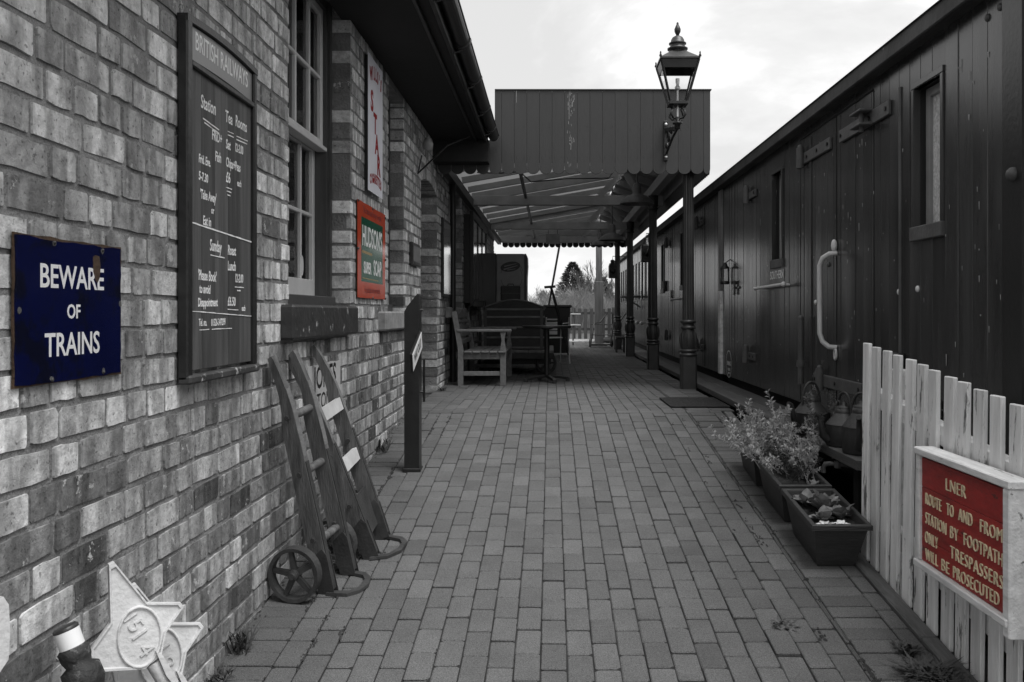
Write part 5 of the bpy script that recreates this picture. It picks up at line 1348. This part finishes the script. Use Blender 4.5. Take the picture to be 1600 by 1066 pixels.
for yy in PY:
    X = 1.512
    m = MB(); h = .085; m.prism([(h, h - .02), (h - .02, h), (-h + .02, h), (-h, h - .02), (-h, -h + .02), (-h + .02, -h), (h - .02, -h), (h, -h + .02)], 0, .36, Matrix.Translation((X, yy, 0))); po = m.build('post', M_post, can)
    m = MB(); m.lathe([(.082, .36), (.098, .365), (.102, .378), (.098, .392), (.082, .398), (.08, .408), (.097, .413), (.100, .424), (.096, .435), (.078, .44)], (X, yy, 0), 20); m.build('collar', M_post, po)
    m = MB(); prof = [(.076, .44), (.083, .47), (.088, .53), (.084, .58), (.072, .63), (.066, .66)]; m.lathe(prof, (X, yy, 0), 20); m.build('vase', M_post, po)
    for q in range(10):
        a = q * .6283; m = MB(); ca, sa = math.cos(a), math.sin(a)
        m.tube([(X + ca * .078, yy + sa * .078, .45), (X + ca * .090, yy + sa * .090, .53), (X + ca * .086, yy + sa * .086, .585), (X + ca * .078, yy + sa * .078, .635)], [.006, .013, .012, .003], 5); m.build('acanthus_leaf', M_post, po)
    m = MB(); m.lathe([(.066, .66), (.080, .665), (.084, .678), (.080, .69), (.068, .695), (.066, .72), (.084, .728), (.088, .742), (.084, .756), (.068, .762)], (X, yy, 0), 20); m.build('collar', M_post, po)
    m = MB(); vs = []; n = 32
    prof = [(.066, .762), (.063, 1.4), (.058, 2.36)]
    for r_, z in prof:
        for q in range(n): a = 2 * math.pi * q / n; rr_ = r_ * (1 if q % 2 else .91); vs.append((X + rr_ * math.cos(a), yy + rr_ * math.sin(a), z))
    m.add(vs, [(l * n + q, l * n + (q + 1) % n, (l + 1) * n + (q + 1) % n, (l + 1) * n + q) for l in range(2) for q in range(n)]); m.build('fluted_shaft', M_post, po)
    m = MB(); m.lathe([(.058, 2.36), (.075, 2.365), (.078, 2.39), (.06, 2.40), (.085, 2.44), (.09, 2.57)], (X, yy, 0), 16); m.build('capital', M_post, po)

# pendant lamps
def pendant(x, y, zb, label):
    t = empty('pendant_lamp', (x, y, zb), label, 'lamp', 'dish shaped pendant lamps under the canopy')
    m = MB(); m.lathe([(.215, 0), (.212, .012), (.185, .055), (.12, .10), (.065, .118), (.056, .13), (.052, .24), (.03, .26), (.0, .262)], (x, y, zb), 28, cap=False); m.lathe([(.21, .002), (.18, .05), (.11, .092), (.0, .105)], (x, y, zb), 28, cap=False); m.build('shade', M_lampout, t)
    m = MB(); m.tube([(x, y, zb + .26), (x, y, roofz(x) - .02)], .011, 8); m.build('rod', M_lampout, t)
    m = MB(); m.sphere((x, y, zb + .06), .035, 10, 7); m.build('bulb', M_lampin, t)
pendant(1.075, 11.05, 2.20, 'nearest dish shaped pendant lamp under the canopy'); pendant(.985, 14.2, 2.00, 'middle dish shaped pendant lamp under the canopy'); pendant(.99, 17.6, 2.17, 'farthest dish shaped pendant lamp under the canopy')
t = empty('hanging_light_box', (.04, 19.2, 2.33), 'pale rectangular light box sign hanging below the last beam', 'light box')
m = MB(); m.cbox(-.11, .19, 19.2, 19.25, 2.335, 2.55, .004); m.build('box', M_vend, t)
for x in (-.06, .14): m = MB(); m.tube([(x, 19.22, 2.55), (x, 19.22, 2.72)], .006, 5); m.build('chain', M_black, t)
t = empty('bulkhead_light', (.56, 20.2, 2.5), 'small white round light on the end gable of the canopy', 'light')
m = MB(); m.sphere((.56, 20.26, 2.49), .045, 10, 6); m.build('globe', M_white, t)

# bracketed gas lantern on the valance
t = empty('gas_lantern', (1.232, YC0, 2.5), 'four sided Victorian gas lantern on a scrolled bracket at the canopy front', 'lantern')
LX, LY = 1.232, 8.60
def sq(w, z): return [(LX - w, LY - w, z), (LX + w, LY - w, z), (LX + w, LY + w, z), (LX - w, LY + w, z)]
ZL0, ZL1 = 2.885, 3.265; W0, W1 = .080, .180
m = MB(); m.cbox(LX - W0 - .012, LX + W0 + .012, LY - W0 - .012, LY + W0 + .012, ZL0 - .03, ZL0, .004); m.build('base_frame', M_castblack, t)
for sx, sy in ((-1, -1), (1, -1), (1, 1), (-1, 1)):
    m = MB(); m.beam((LX + sx * W0, LY + sy * W0, ZL0), (LX + sx * W1, LY + sy * W1, ZL1), .018, .018, (sx, sy, .2)); m.build('corner_bar', M_castblack, t)
    m = MB(); m.lathe([(.012, 0), (.014, .01), (.006, .03), (.009, .04), (0, .055)], (LX + sx * (W1 + .008), LY + sy * (W1 + .008), ZL1 + .018), 8); m.build('ball_finial', M_castblack, t)
for k_ in range(4):
    a = sq(W0 - .004, ZL0); c = sq(W1 - .004, ZL1); m = MB(); m.add([a[k_], a[(k_ + 1) % 4], c[(k_ + 1) % 4], c[k_]], [(0, 1, 2, 3)]); m.build('glass_pane', M_lglass, t)
    # enamelled band under the eaves of the lantern
    f0 = .80; p0 = sq(W0 + (W1 - W0) * f0, ZL0 + (ZL1 - ZL0) * f0); m = MB(); p1 = sq(W1, ZL1); i0, i1 = k_, (k_ + 1) % 4
    m.add([p0[i0], p0[i1], p1[i1], p1[i0]], [(0, 1, 2, 3)]); m.build('head_band', M_fascia, t)
m = MB(); m.cbox(LX - W1 - .012, LX + W1 + .012, LY - W1 - .012, LY + W1 + .012, ZL1, ZL1 + .022, .004); m.build('head_frame', M_castblack, t)
m = MB(); s0 = sq(W1 + .004, ZL1 + .022); s1 = sq(.10, ZL1 + .085); s2 = sq(.07, ZL1 + .11)
m.add(s0 + s1 + s2, [(q * 4 + k_, q * 4 + (k_ + 1) % 4, q * 4 + 4 + (k_ + 1) % 4, q * 4 + 4 + k_) for q in range(2) for k_ in range(4)]); m.build('roof', M_fascia, t)
m = MB(); z = ZL1 + .10; m.lathe([(.07, 0), (.07, .03), (.098, .035), (.10, .048), (.075, .06), (.068, .085), (.085, .09), (.085, .10), (.068, .105), (.064, .13), (.05, .155), (.025, .17), (.014, .175)], (LX, LY, z), 20); m.build('chimney', M_fascia, t)
m = MB(); z += .175; m.lathe([(.014, 0), (.018, .012), (.03, .035), (.032, .06), (.02, .09), (.010, .11), (.012, .12), (0, .135)], (LX, LY, z), 14); m.build('finial', M_castblack, t)
m = MB(); m.tube([(LX, LY, ZL0 - .18), (LX, LY, ZL0 + .12)], .009, 8); m.lathe([(.012, .12), (.025, .13), (.028, .15), (.014, .17), (.02, .20), (.02, .235)], (LX, LY, ZL0), 12); m.build('burner', M_alu, t)
for sx, sy in ((-1, -1), (1, -1), (1, 1), (-1, 1)):
    m = MB(); pts = [(W0 * .9, ZL0 - .03), (W0 * .62, ZL0 - .06), (W0 * .95, ZL0 - .09), (W0 * 1.05, ZL0 - .125), (W0 * .75, ZL0 - .155), (W0 * .25, ZL0 - .16)]
    m.tube([(LX + sx * r_ * .8, LY + sy * r_ * .8, z_) for r_, z_ in pts], [.009, .009, .011, .012, .010, .008], 7); m.build('yoke_scroll', M_castblack, t)
m = MB(); m.lathe([(.022, -.255), (.028, -.25), (.03, -.21), (.048, -.205), (.048, -.19), (.03, -.185), (.034, -.15), (.03, -.14), (0, -.14)], (LX, LY, ZL0), 14); m.build('socket', M_castblack, t)
zs_ = ZL0 - .24
bkt = MB(); bkt.beam((LX, LY, zs_), (LX, YC0 - .03, 2.80), .022, .035); bkt.tube([(LX, LY + .02, zs_ - .01), (LX, LY + .35, zs_ - .03), (LX, LY + .7, 2.56), (LX, YC0 - .03, 2.53)], .013, 7)
for cyy_, czz, r_ in ((9.25, 2.68, .08), (9.05, 2.70, .055), (8.88, 2.68, .04), (9.38, 2.60, .05), (9.38, 2.76, .04)):
    bkt.tube([(LX, cyy_ + (r_ - .004 * k_) * math.cos(k_ * .5), czz + (r_ - .004 * k_) * math.sin(k_ * .5)) for k_ in range(14)], .013, 5)
bkt.build('bracket_arm', M_castblack, t)
m = MB(); m.cbox(LX - .022, LX + .022, YC0 - .03, YC0 - .001, 2.47, 2.90, .006); m.build('wall_plate', M_castblack, t)
for z in (2.86, 2.51): m = MB(); m.sphere((LX, YC0 - .034, z), .017, 10, 6); m.build('bolt', M_alu, t)

# ------------------------------------------------------------------ bench, table, chair
t = empty('garden_bench', (-.8, 10.8, 0), 'weathered teak bench with shaped top rail standing side on by the wall', 'bench')
for yy in (10.15, 11.62):
    m = MB(); prof = [(-1.072, 0), (-1.010, 0), (-1.008, .40), (-1.045, .60), (-1.085, .845), (-1.10, .86), (-1.135, .85), (-1.140, .835), (-1.10, .60), (-1.070, .42)]; m.prism(prof, yy, yy + .058, MY); m.build('rear_leg', M_bench, t)
    m = MB(); m.cbox(-.586, -.518, yy - .003, yy + .060, 0, .435, .004); m.build('front_leg', M_bench, t)
    m = MB(); m.prism([(-.582, .436), (-.522, .436), (-.528, .475), (-.536, .52), (-.528, .575), (-.518, .618), (-.586, .618), (-.576, .575), (-.568, .52), (-.576, .475)], yy + .002, yy + .052, MY); m.build('arm_support', M_bench, t)
    m = MB(); m.cbox(-1.085, -.455, yy - .012, yy + .068, .619, .652, .008); m.build('armrest', M_bench, t)
    m = MB(); m.cbox(-1.009, -.587, yy + .010, yy + .045, .305, .375, .003); m.build('side_rail', M_bench, t)
    m = MB(); m.cbox(-1.009, -.587, yy + .012, yy + .042, .115, .165, .003); m.build('stretcher', M_bench, t)
for i in range(5):
    x0 = -1.0 + .098 * i; m = MB(); m.cbox(x0, x0 + .088, 10.12, 11.71, .377, .400, .006); m.build('seat_slat', M_bench, t)
m = MB(); m.cbox(-.575, -.535, 10.21, 11.62, .30, .376, .004); m.build('front_rail', M_bench, t)
for z0, z1 in ((.47, .53), (.555, .615), (.64, .70), (.72, .76)):
    xx = -1.035 - (z0 - .42) * .18
    m = MB(); m.cbox(xx - .022, xx, 10.209, 11.619, z0, z1, .004); m.build('back_slat', M_bench, t)
m = MB(); L_ = 1.41; pts = [(0, .775), (L_, .775)]
for i in range(21):
    f = 1 - i / 20; s_ = abs(f - .5) * 2; z = .835 + .045 * (1 if s_ < .16 else (.55 if s_ < .30 else (.1 + .15 * math.sin(s_ * 7))))
    pts.append((L_ * f, z))
m.prism(pts, -1.125, -1.098, Matrix(((0, 0, 1, 0), (1, 0, 0, 10.21), (0, 1, 0, 0), (0, 0, 0, 1)))); m.build('top_rail', M_bench, t)

t = empty('cafe_table', (-.05, 10.75, 0), 'round black pedestal cafe table with four footed base', 'table')
TX, TY = -.05, 10.75
m = MB(); m.lathe([(0, .655), (.295, .655), (.30, .66), (.30, .678), (.295, .683), (0, .683)], (TX, TY, 0), 32); m.build('tabletop', M_bin, t)
m = MB(); m.tube([(TX, TY, .06), (TX, TY, .654)], .032, 12); m.lathe([(.05, .635), (.09, .654), (.0, .654)], (TX, TY, 0), 14); m.build('pedestal', M_castblack, t)
for a in (.35, 1.92, 3.49, 5.06):
    ca, sa = math.cos(a), math.sin(a); m = MB(); m.beam((TX, TY, .075), (TX + ca * .27, TY + sa * .27, .04), .05, .03, c=.004); m.cbox(TX + ca * .27 - .025, TX + ca * .27 + .025, TY + sa * .27 - .025, TY + sa * .27 + .025, 0, .05, .005); m.build('leg', M_castblack, t)

t = empty('cafe_chair', (.12, 14.6, 0), 'white slatted aluminium cafe chair beyond the round table', 'chair')
Mc = Matrix.Translation((.10, 14.55, 0)) @ Matrix.Rotation(R(20), 4, 'Z')
def tp(*p): return Mc @ Vector(p)
for z0, z1 in ((.715, .74), (.62, .685), (.55, .605), (.48, .535)):
    m = MB(); m.cbox(-.19, .0, -.012, .0, z0, z1, .003, Mc); m.build('back_slat', M_plate, t)
for i in range(4): m = MB(); m.cbox(-.17 , .17, .04 + .09 * i, .11 + .09 * i, .415, .43, .003, Mc); m.build('seat_slat', M_plate, t)
for sx in (-1, 1):
    m = MB(); m.tube([tp(sx * .2, .38, 0), tp(sx * .2, .36, .40), tp(sx * .2, .33, .62), tp(sx * .2, .25, .655), tp(sx * .2, -.02, .66)], .011, 8); m.build('front_leg', M_alu, t)
    m = MB(); m.tube([tp(sx * .2, -.06, 0), tp(sx * .2, .0, .42), tp(sx * .2, -.03, .76)], .011, 8); m.build('rear_leg', M_alu, t)

# ------------------------------------------------------------------ luggage trolley, trunk, vending machine, bin
t = empty('luggage_trolley', (-.45, 12.4, 0), 'dark wooden four wheeled luggage trolley under the trunk', 'trolley')
for i in range(6): m = MB(); m.cbox(-.98 + .17 * i, -.815 + .17 * i, 11.85, 13.6, .30, .335, .004); m.build('deck_plank', M_trunkbatten, t)
m = MB(); m.cbox(-.98, .04, 11.83, 11.90, .22, .299, .004); m.cbox(-.98, .04, 13.5, 13.57, .22, .299, .004); m.build('end_beam', M_trunk, t)
for (x, y) in ((-.07, 12.05), (-.85, 12.05), (-.07, 13.3), (-.85, 13.3)):
    Mw = Matrix.Translation((x, y, .155)) @ Matrix.Rotation(R(78 if y < 13 else 90), 4, 'Z') @ Matrix.Rotation(R(90), 4, 'X')
    if y < 13: Mw = Matrix.Translation((x, y, .155)) @ Matrix.Rotation(R(25), 4, 'Z') @ Matrix.Rotation(R(90), 4, 'X')
    m = MB(); m.lathe([(.125, -.025), (.15, -.025), (.15, .025), (.125, .025), (.125, -.025)], (0, 0, 0), 24, Mw); w_ = m.build('wheel', M_iron, t)
    m = MB(); m.lathe([(0, -.03), (.03, -.03), (.03, .03), (0, .03)], (0, 0, 0), 10, Mw)
    for q in range(6): m.prism([(.02, -.012), (.13, -.012), (.13, .012), (.02, .012)], -.01, .01, Mw @ Matrix.Rotation(q * 1.047, 4, 'Z'))
    m.build('spokes', M_iron, w_)
m = MB(); m.cbox(-.9, 0, 12.0, 12.1, .14, .22, .004); m.build('axle', M_trunk, t); m = MB(); m.cbox(-.9, 0, 13.25, 13.35, .14, .22, .004); m.build('axle', M_iron, t)
m = MB(); m.tube([(.22, 11.9, .30), (.13, 11.85, .72), (.0, 11.8, 1.18)], .018, 8); m.tube([(-.09, 11.8, 1.18), (.06, 11.8, 1.19)], .017, 8); m.build('draw_handle', M_castblack, t)
t = empty('trunk', (-.5, 12.6, .336), 'large dark travelling trunk with arched battened lid on the trolley', 'trunk')
m = MB(); m.cbox(-.92, -.09, 12.1, 13.1, .337, .90, .006); m.build('body', M_trunk, t)
m = MB(); n = 10; m.prism([(-.935 + .86 * i / n, .902 + .11 * math.sin(math.pi * i / n)) for i in range(n + 1)], 12.085, 13.115, MY); m.build('lid', M_trunk, t)
for z in (.36, .50, .64, .78, .885): m = MB(); m.cbox(-.925, -.085, 12.083, 12.0995, z - .012, z + .014, .003); m.build('batten', M_trunkbatten, t)
for xx in (-.90, -.13): m = MB(); m.cbox(xx - .02, xx + .02, 12.075, 12.083, .34, .90, .002); m.build('corner_strap', M_iron, t)
for yy in (12.083, 12.6, 13.1): m = MB(); m.tube([(-.935 + .86 * i / n, yy, .905 + .112 * math.sin(math.pi * i / n)) for i in range(n + 1)], .010, 6); m.build('lid_hoop', M_trunkbatten, t)
t = empty('suitcase', (-.57, 12.3, 1.0), 'small black case standing on top of the arched trunk', 'suitcase')
m = MB(); m.cbox(-.70, -.43, 12.25, 12.5, 1.005, 1.215, .015); m.build('body', M_trunk, t)
m = MB(); m.cbox(-.705, -.425, 12.245, 12.505, 1.10, 1.112, .003); m.build('rim', M_iron, t); m = MB(); m.tube([(-.61, 12.37, 1.215), (-.60, 12.37, 1.24), (-.53, 12.37, 1.24), (-.52, 12.37, 1.215)], .008, 6); m.build('handle', M_iron, t)
t = empty('vending_machine', (-.7, 15.3, 0), 'grey drinks vending machine with an oval emblem on its side', 'vending machine')
m = MB(); m.cbox(-.93, -.455, 15.0, 15.75, 0, 1.84, .01); m.build('cabinet', M_vend, t)
m = MB(); m.prism([(-.454, 0), (-.454, 1.84), (-.425, 1.84), (-.405, 1.80), (-.40, 1.65), (-.412, 1.45), (-.42, 0)], 15.01, 15.74, MY); m.build('front_door', M_venddk, t)
m = MB(); m.cbox(-1.13, -.935, 15.02, 15.7, 0, 1.85, .006); m.build('back_panel', M_bin, t)
Mv = frameM((-.69, 14.998, 1.62), (1, 0, 0), (0, 0, 1)) @ Matrix.Rotation(.16, 4, 'Z')
m = MB(); m.prism([(.17 * math.cos(i * .3142) , .085 * math.sin(i * .3142)) for i in range(20)], 0, .003, Mv); m.build('oval_emblem', M_venddk, t)
m = MB()
for k_, (x0, y0, x1, y1, w_) in enumerate(((-.12, -.03, .12, .0, .012), (-.10, .02, .11, .035, .010), (-.06, -.05, .08, -.05, .008))):
    m.prism([(x0, y0 - w_), (x1, y1 - w_ * .4), (x1, y1 + w_ * .4), (x0, y0 + w_)], .0035, .005, Mv)
m.build('emblem_strokes', M_vend, t)
m = MB(); rr = random.Random(3)
for k_ in range(16):
    a0 = rr.uniform(0, 6.28); r0 = rr.uniform(.15, .24); pts = [(r0 * math.cos(a0 + .1 * q) * .9, -.16 + r0 * 1.2 * math.sin(a0 + .1 * q), .001) for q in range(6)]
    pts = [p for p in pts if -.2 < p[0] < .2]
    if len(pts) > 2: m.tube([Mv @ Vector(p) for p in pts], .004, 4)
m.build('swirl_print', M_venddk, t)
t = empty('wheelie_bin', (.13, 17.2, 0), 'black wheelie bin behind the white chair', 'bin')
m = MB(); a = [(-.10, 17.0, .06), (.34, 17.0, .06), (.34, 17.45, .06), (-.10, 17.45, .06)]; c = [(-.13, 16.95, .93), (.37, 16.95, .93), (.37, 17.5, .93), (-.13, 17.5, .93)]
m.add(a + c, [(3, 2, 1, 0), (4, 5, 6, 7)] + [(k_, (k_ + 1) % 4, 4 + (k_ + 1) % 4, 4 + k_) for k_ in range(4)]); m.build('bin_body', M_bin, t)
m = MB(); m.cbox(-.15, .40, 16.92, 17.52, .931, .985, .015); m.build('lid', M_bin, t); m = MB(); m.tube([(-.1, 17.55, .9), (.34, 17.55, .9)], .016, 6); m.build('handle', M_bin, t)
for x in (-.1, .34): m = MB(); m.lathe([(.1, -.02), (.1, .02)], (0, 0, 0), 14, Matrix.Translation((x, 17.45, .1)) @ Matrix.Rotation(R(90), 4, 'Y')); m.build('wheel', M_black, t)
t = empty('long_pole', (-.24, 21.4, 0), 'long dark pole leaning against the far end of the canopy', 'pole')
m = MB(); m.tube([(-.24, 21.4, 0), (-.05, 21.4, 1.05), (.32, 21.4, 3.1)], .026, 8); m.build('shaft', M_castblack, t)
t = empty('basket_chair', (-.95, 12.0, 0), 'dark slender chair frame between the bench and the trunk', 'chair')
m = MB()
for (x, y) in ((-1.1, 11.75), (-.95, 11.75), (-1.1, 11.95), (-.95, 11.95)): m.tube([(x, y, 0), (x, y, .9 if x < -1 else .86)], .012, 6)
m.tube([(-1.1, 11.75, .9), (-1.02, 11.76, 1.0), (-.90, 11.78, 1.0), (-.88, 11.8, .88)], .010, 6); m.build('frame', M_castblack, t); m = MB(); m.cbox(-1.12, -.93, 11.73, 11.97, .43, .46, .005); m.build('seat', M_trunk, t)

# ------------------------------------------------------------------ things at the far end of the platform
t = empty('telegraph_pole', (1.2, 22.2, 0), 'tall timber post with thicker lower half in front of the far fence', 'post')
m = MB(); m.cbox(1.10, 1.31, 22.1, 22.31, 0, 1.62, .012); m.build('lower_post', M_timber, t); m = MB(); m.cbox(1.13, 1.28, 22.13, 22.28, 1.62, 4.6, .01); m.build('upper_post', M_timber, t)
m = MB(); m.cbox(.98, 1.40, 21.95, 22.4, .0, .07, .01); m.build('foot', M_timber, t)
t = empty('hand_cart', (1.25, 21.6, 0), 'black tubular hand cart standing round the foot of the timber post', 'hand cart')
for x in (.95, 1.42):
    m = MB(); m.tube([(x, 21.2, .04), (x + .07, 21.35, .52), (x + .12, 21.5, .58), (x + .25, 21.6, .60), (x + .42, 21.7, .82)], .016, 7); m.build('side_tube', M_castblack, t)
for z, y in ((.3, 21.3), (.55, 21.45)): m = MB(); m.tube([(.95, y, z), (1.5, y, z)], .013, 6); m.build('cross_tube', M_castblack, t)
m = MB(); m.cbox(.97, 1.45, 21.1, 21.5, .06, .09, .005); m.build('plate', M_castblack, t)
for x in (.95, 1.48): m = MB(); m.lathe([(.07, -.02), (.1, -.02), (.1, .02), (.07, .02), (.07, -.02)], (0, 0, 0), 16, Matrix.Translation((x, 21.5, .1)) @ Matrix.Rotation(R(90), 4, 'Y')); m.build('wheel', M_castblack, t)
t = empty('white_stand', (.58, 22.6, 0), 'white metal stand with cross bars beside the black bin', 'stand')
m = MB(); m.cbox(.545, .585, 22.6, 22.64, 0, 1.0, .004); m.build('upright', M_timber, t)
for z, l in ((.80, .20), (.52, .2), (.1, .14)): m = MB(); m.cbox(.50, .56 + l, 22.57, 22.599, z - .014, z + .014, .004); m.build('cross_bar', M_plate, t)
t = empty('low_stool', (1.44, 18.6, 0), 'small dark stool between the last two canopy posts', 'stool')
m = MB(); m.cbox(1.36, 1.56, 18.5, 18.75, .28, .33, .006); m.build('seat', M_trunk, t)
for x in (1.38, 1.54):
    for y in (18.53, 18.72): m = MB(); m.box(x - .015, x + .015, y - .015, y + .015, 0, .28); m.build('leg', M_trunk, t)
rr = random.Random(44)
for i, lab in enumerate(('largest rough log at the platform end', 'short log lying against the far fence', 'thin log by the last canopy post', 'log stacked on the others at the platform end')):
    x, y = 1.40 + .12 * i, 23.2 + .25 * i; m = MB(); r_ = rr.uniform(.06, .1)
    m.tube([(x - .2, y, r_ + (.12 if i == 3 else 0)), (x + .25, y + .1, r_ + (.12 if i == 3 else 0))], r_, 9, smooth=False); tag(m.build('log', M_bark), lab, 'log')
t = empty('fold_shelf', (1.7, 18.9, 1.15), 'pale fold down shelf on the side of the far coach', 'shelf')
m = MB(); m.cbox(1.50, 1.95, 18.7, 19.3, 1.16, 1.20, .004); m.build('board', M_timber, t); m = MB(); m.beam((1.93, 19.0, .95), (1.6, 19.0, 1.16), .03, .03); m.build('stay', M_black, t)
def signal_lamp(x, y, z, label):
    t = empty('signal_lamp', (x, y, z), label, 'lamp', 'black railway signal lamps')
    m = MB(); m.cbox(x - .09, x + .09, y - .09, y + .09, z, z + .30, .015); m.build('case', M_castblack, t)
    m = MB(); m.lathe([(.085, .30), (.07, .34), (.045, .345), (.05, .40), (.03, .42), (0, .42)], (x, y, z), 14); m.build('chimney', M_castblack, t)
    m = MB(); m.lathe([(.06, 0), (.065, .03), (.05, .035), (0, .045)], (0, 0, 0), 16, Matrix.Translation((x, y - .09, z + .16)) @ Matrix.Rotation(R(90), 4, 'X')); m.build('lens', M_glass, t)
    m = MB(); m.tube([(x, y, z + .42), (x, y, z + .50), (x + .3, y, z + .5)], .008, 5); m.build('hook', M_castblack, t)
signal_lamp(1.66, 15.4, 1.72, 'black signal lamp hung beside the second van between the posts')
signal_lamp(1.40, 20.1, 1.62, 'black signal lamp hung on the last canopy post')

ff = empty('far_fence', (1, 27.5, 0), 'dark spaced wooden paling fence closing the far end of the platform', 'fence')
x = -3.0; rr = random.Random(15)
while x < 4.5:
    m = MB(); m.cbox(x, x + .105, 27.5, 27.52, .02, .96 + rr.uniform(-.01, .02), .003); m.build('paling', M_fencefar, ff); x += .183
for z in (.28, .78): m = MB(); m.cbox(-3, 4.5, 27.521, 27.57, z, z + .08, .003); m.build('fence_rail', M_fencefar, ff)
for x in (-2.5, -.5, 1.9, 3.9): m = MB(); m.cbox(x, x + .1, 27.571, 27.67, 0, 1.0, .004); m.build('fence_post', M_fencefar, ff)
m = MB(); m.box(-4, 5, 25.3, 27.4, -.1, .012); tag(m.build('gravel_strip', mat('gravel_pale', .3, .95, .5, 12, bump=1, bscale=30)), kind='structure')

# ------------------------------------------------------------------ trees beyond the fence
def conifer(x, y, h, r, seed, label):
    rr = random.Random(seed); t = empty('conifer_tree', (x, y, 0), label, 'tree', 'trees beyond the far fence')
    m = MB(); m.tube([(x, y, -.05), (x, y, h * .95)], [.09, .02], 7); m.build('trunk', M_bark, t); m = MB()
    for i in range(4200):
        f = rr.random() ** .8; z = .25 + (h - .25) * f; rad = r * (1 - f) ** .75 * rr.uniform(.35, 1.08) + .03; a = rr.uniform(0, 6.283)
        if math.sin(a * 5 + f * 23) * math.sin(f * 31 + a) > .8: continue
        p = Vector((x + rad * math.cos(a), y + rad * math.sin(a), z - rad * .1)); d = Vector((math.cos(a), math.sin(a), rr.uniform(-.1, .9))).normalized() * rr.uniform(.12, .34) * (1.15 - f * .5); w = d.cross(Vector((rr.uniform(-1, 1), rr.uniform(-1, 1), rr.uniform(-1, 1)))).normalized() * rr.uniform(.025, .06)
        m.add([p - w, p + w, p + d], [(0, 1, 2)])
    o = m.build('crown', M_conifer, t)
conifer(1.35, 55, 3.95, 1.7, 3, 'dark pointed conifer behind the fence left of the timber post'); conifer(3.4, 58, 3.1, 1.2, 4, 'smaller dark conifer behind the fence right of the timber post')
def bare_tree(x, y, h, seed, label, n=7, spread=.5):
    rr = random.Random(seed); t = empty('bare_tree', (x, y, 0), label, 'tree', 'trees beyond the far fence'); tr = MB(); br = MB()
    def grow(p, d, l, r, lev, mb):
        k = 3; pts = [p]; q = p.copy()
        for i in range(k): d = (d + Vector((rr.uniform(-.18, .18), rr.uniform(-.18, .18), rr.uniform(-.02, .14)))).normalized(); q = q + d * l / k; pts.append(q.copy())
        mb.tube(pts, [r * (1 - .5 * i / k) for i in range(k + 1)], 5 if lev == 0 else 3, cap=False)
        if lev < 4:
            for _ in range(n if lev == 0 else rr.randint(3, 5)):
                f = rr.uniform(.3, 1); pp = pts[min(k, int(f * k) + (0 if lev else 0))]
                grow(pp.copy(), (d + Vector((rr.uniform(-1, 1), rr.uniform(-1, 1), rr.uniform(-.1, .6))) * spread).normalized(), l * rr.uniform(.45, .75), max(r * .5, .011), lev + 1, br)
    grow(Vector((x, y, -.05)), Vector((0, 0, 1)), h * .5, .05, 0, tr)
    tr.build('trunk', M_bark, t); br.build('crown', M_twig, t)
for i, (x, y, h, lab) in enumerate(((2.0, 50, 4.3, 'tall bare tree just right of the pointed conifer'), (2.6, 52, 3.9, 'bare tree seen past the left side of the timber post'), (3.6, 50, 3.7, 'bare tree right of the timber post'), (-.3, 50, 2.7, 'low bare tree left of the conifer by the leaning pole'), (.4, 54, 2.2, 'small bare bush tree left of the conifer'), (1.7, 56, 4.6, 'thin bare tree behind the pointed conifer'), (4.1, 54, 3.3, 'bare tree at the right end of the view beside the coach'), (3.1, 47, 3.4, 'slim bare tree directly behind the timber post'))):
    bare_tree(x, y, h, 60 + i, lab, 8, .55)
rr = random.Random(71); m = MB()
for i in range(6500):
    x = rr.uniform(-4, 7); y = rr.uniform(36, 40); h = rr.uniform(1.0, 1.85) + .25 * math.sin(x * 1.7); d = Vector((rr.uniform(-.35, .35), rr.uniform(-.3, .3), 1)) * h; p = Vector((x, y, -.05)); w = Vector((rr.uniform(.004, .011), 0, 0))
    m.add([p - w, p + w, p + d], [(0, 1, 2)])
    for q in range(3):
        f = rr.uniform(.4, .95); pp = p + d * f; dd = Vector((rr.uniform(-.4, .4), rr.uniform(-.2, .2), rr.uniform(.1, .5))); m.add([pp - w * .7, pp + w * .7, pp + dd], [(0, 1, 2)])
tag(m.build('hedge', M_hedge), 'pale leafless thicket behind the far fence', kind='stuff')
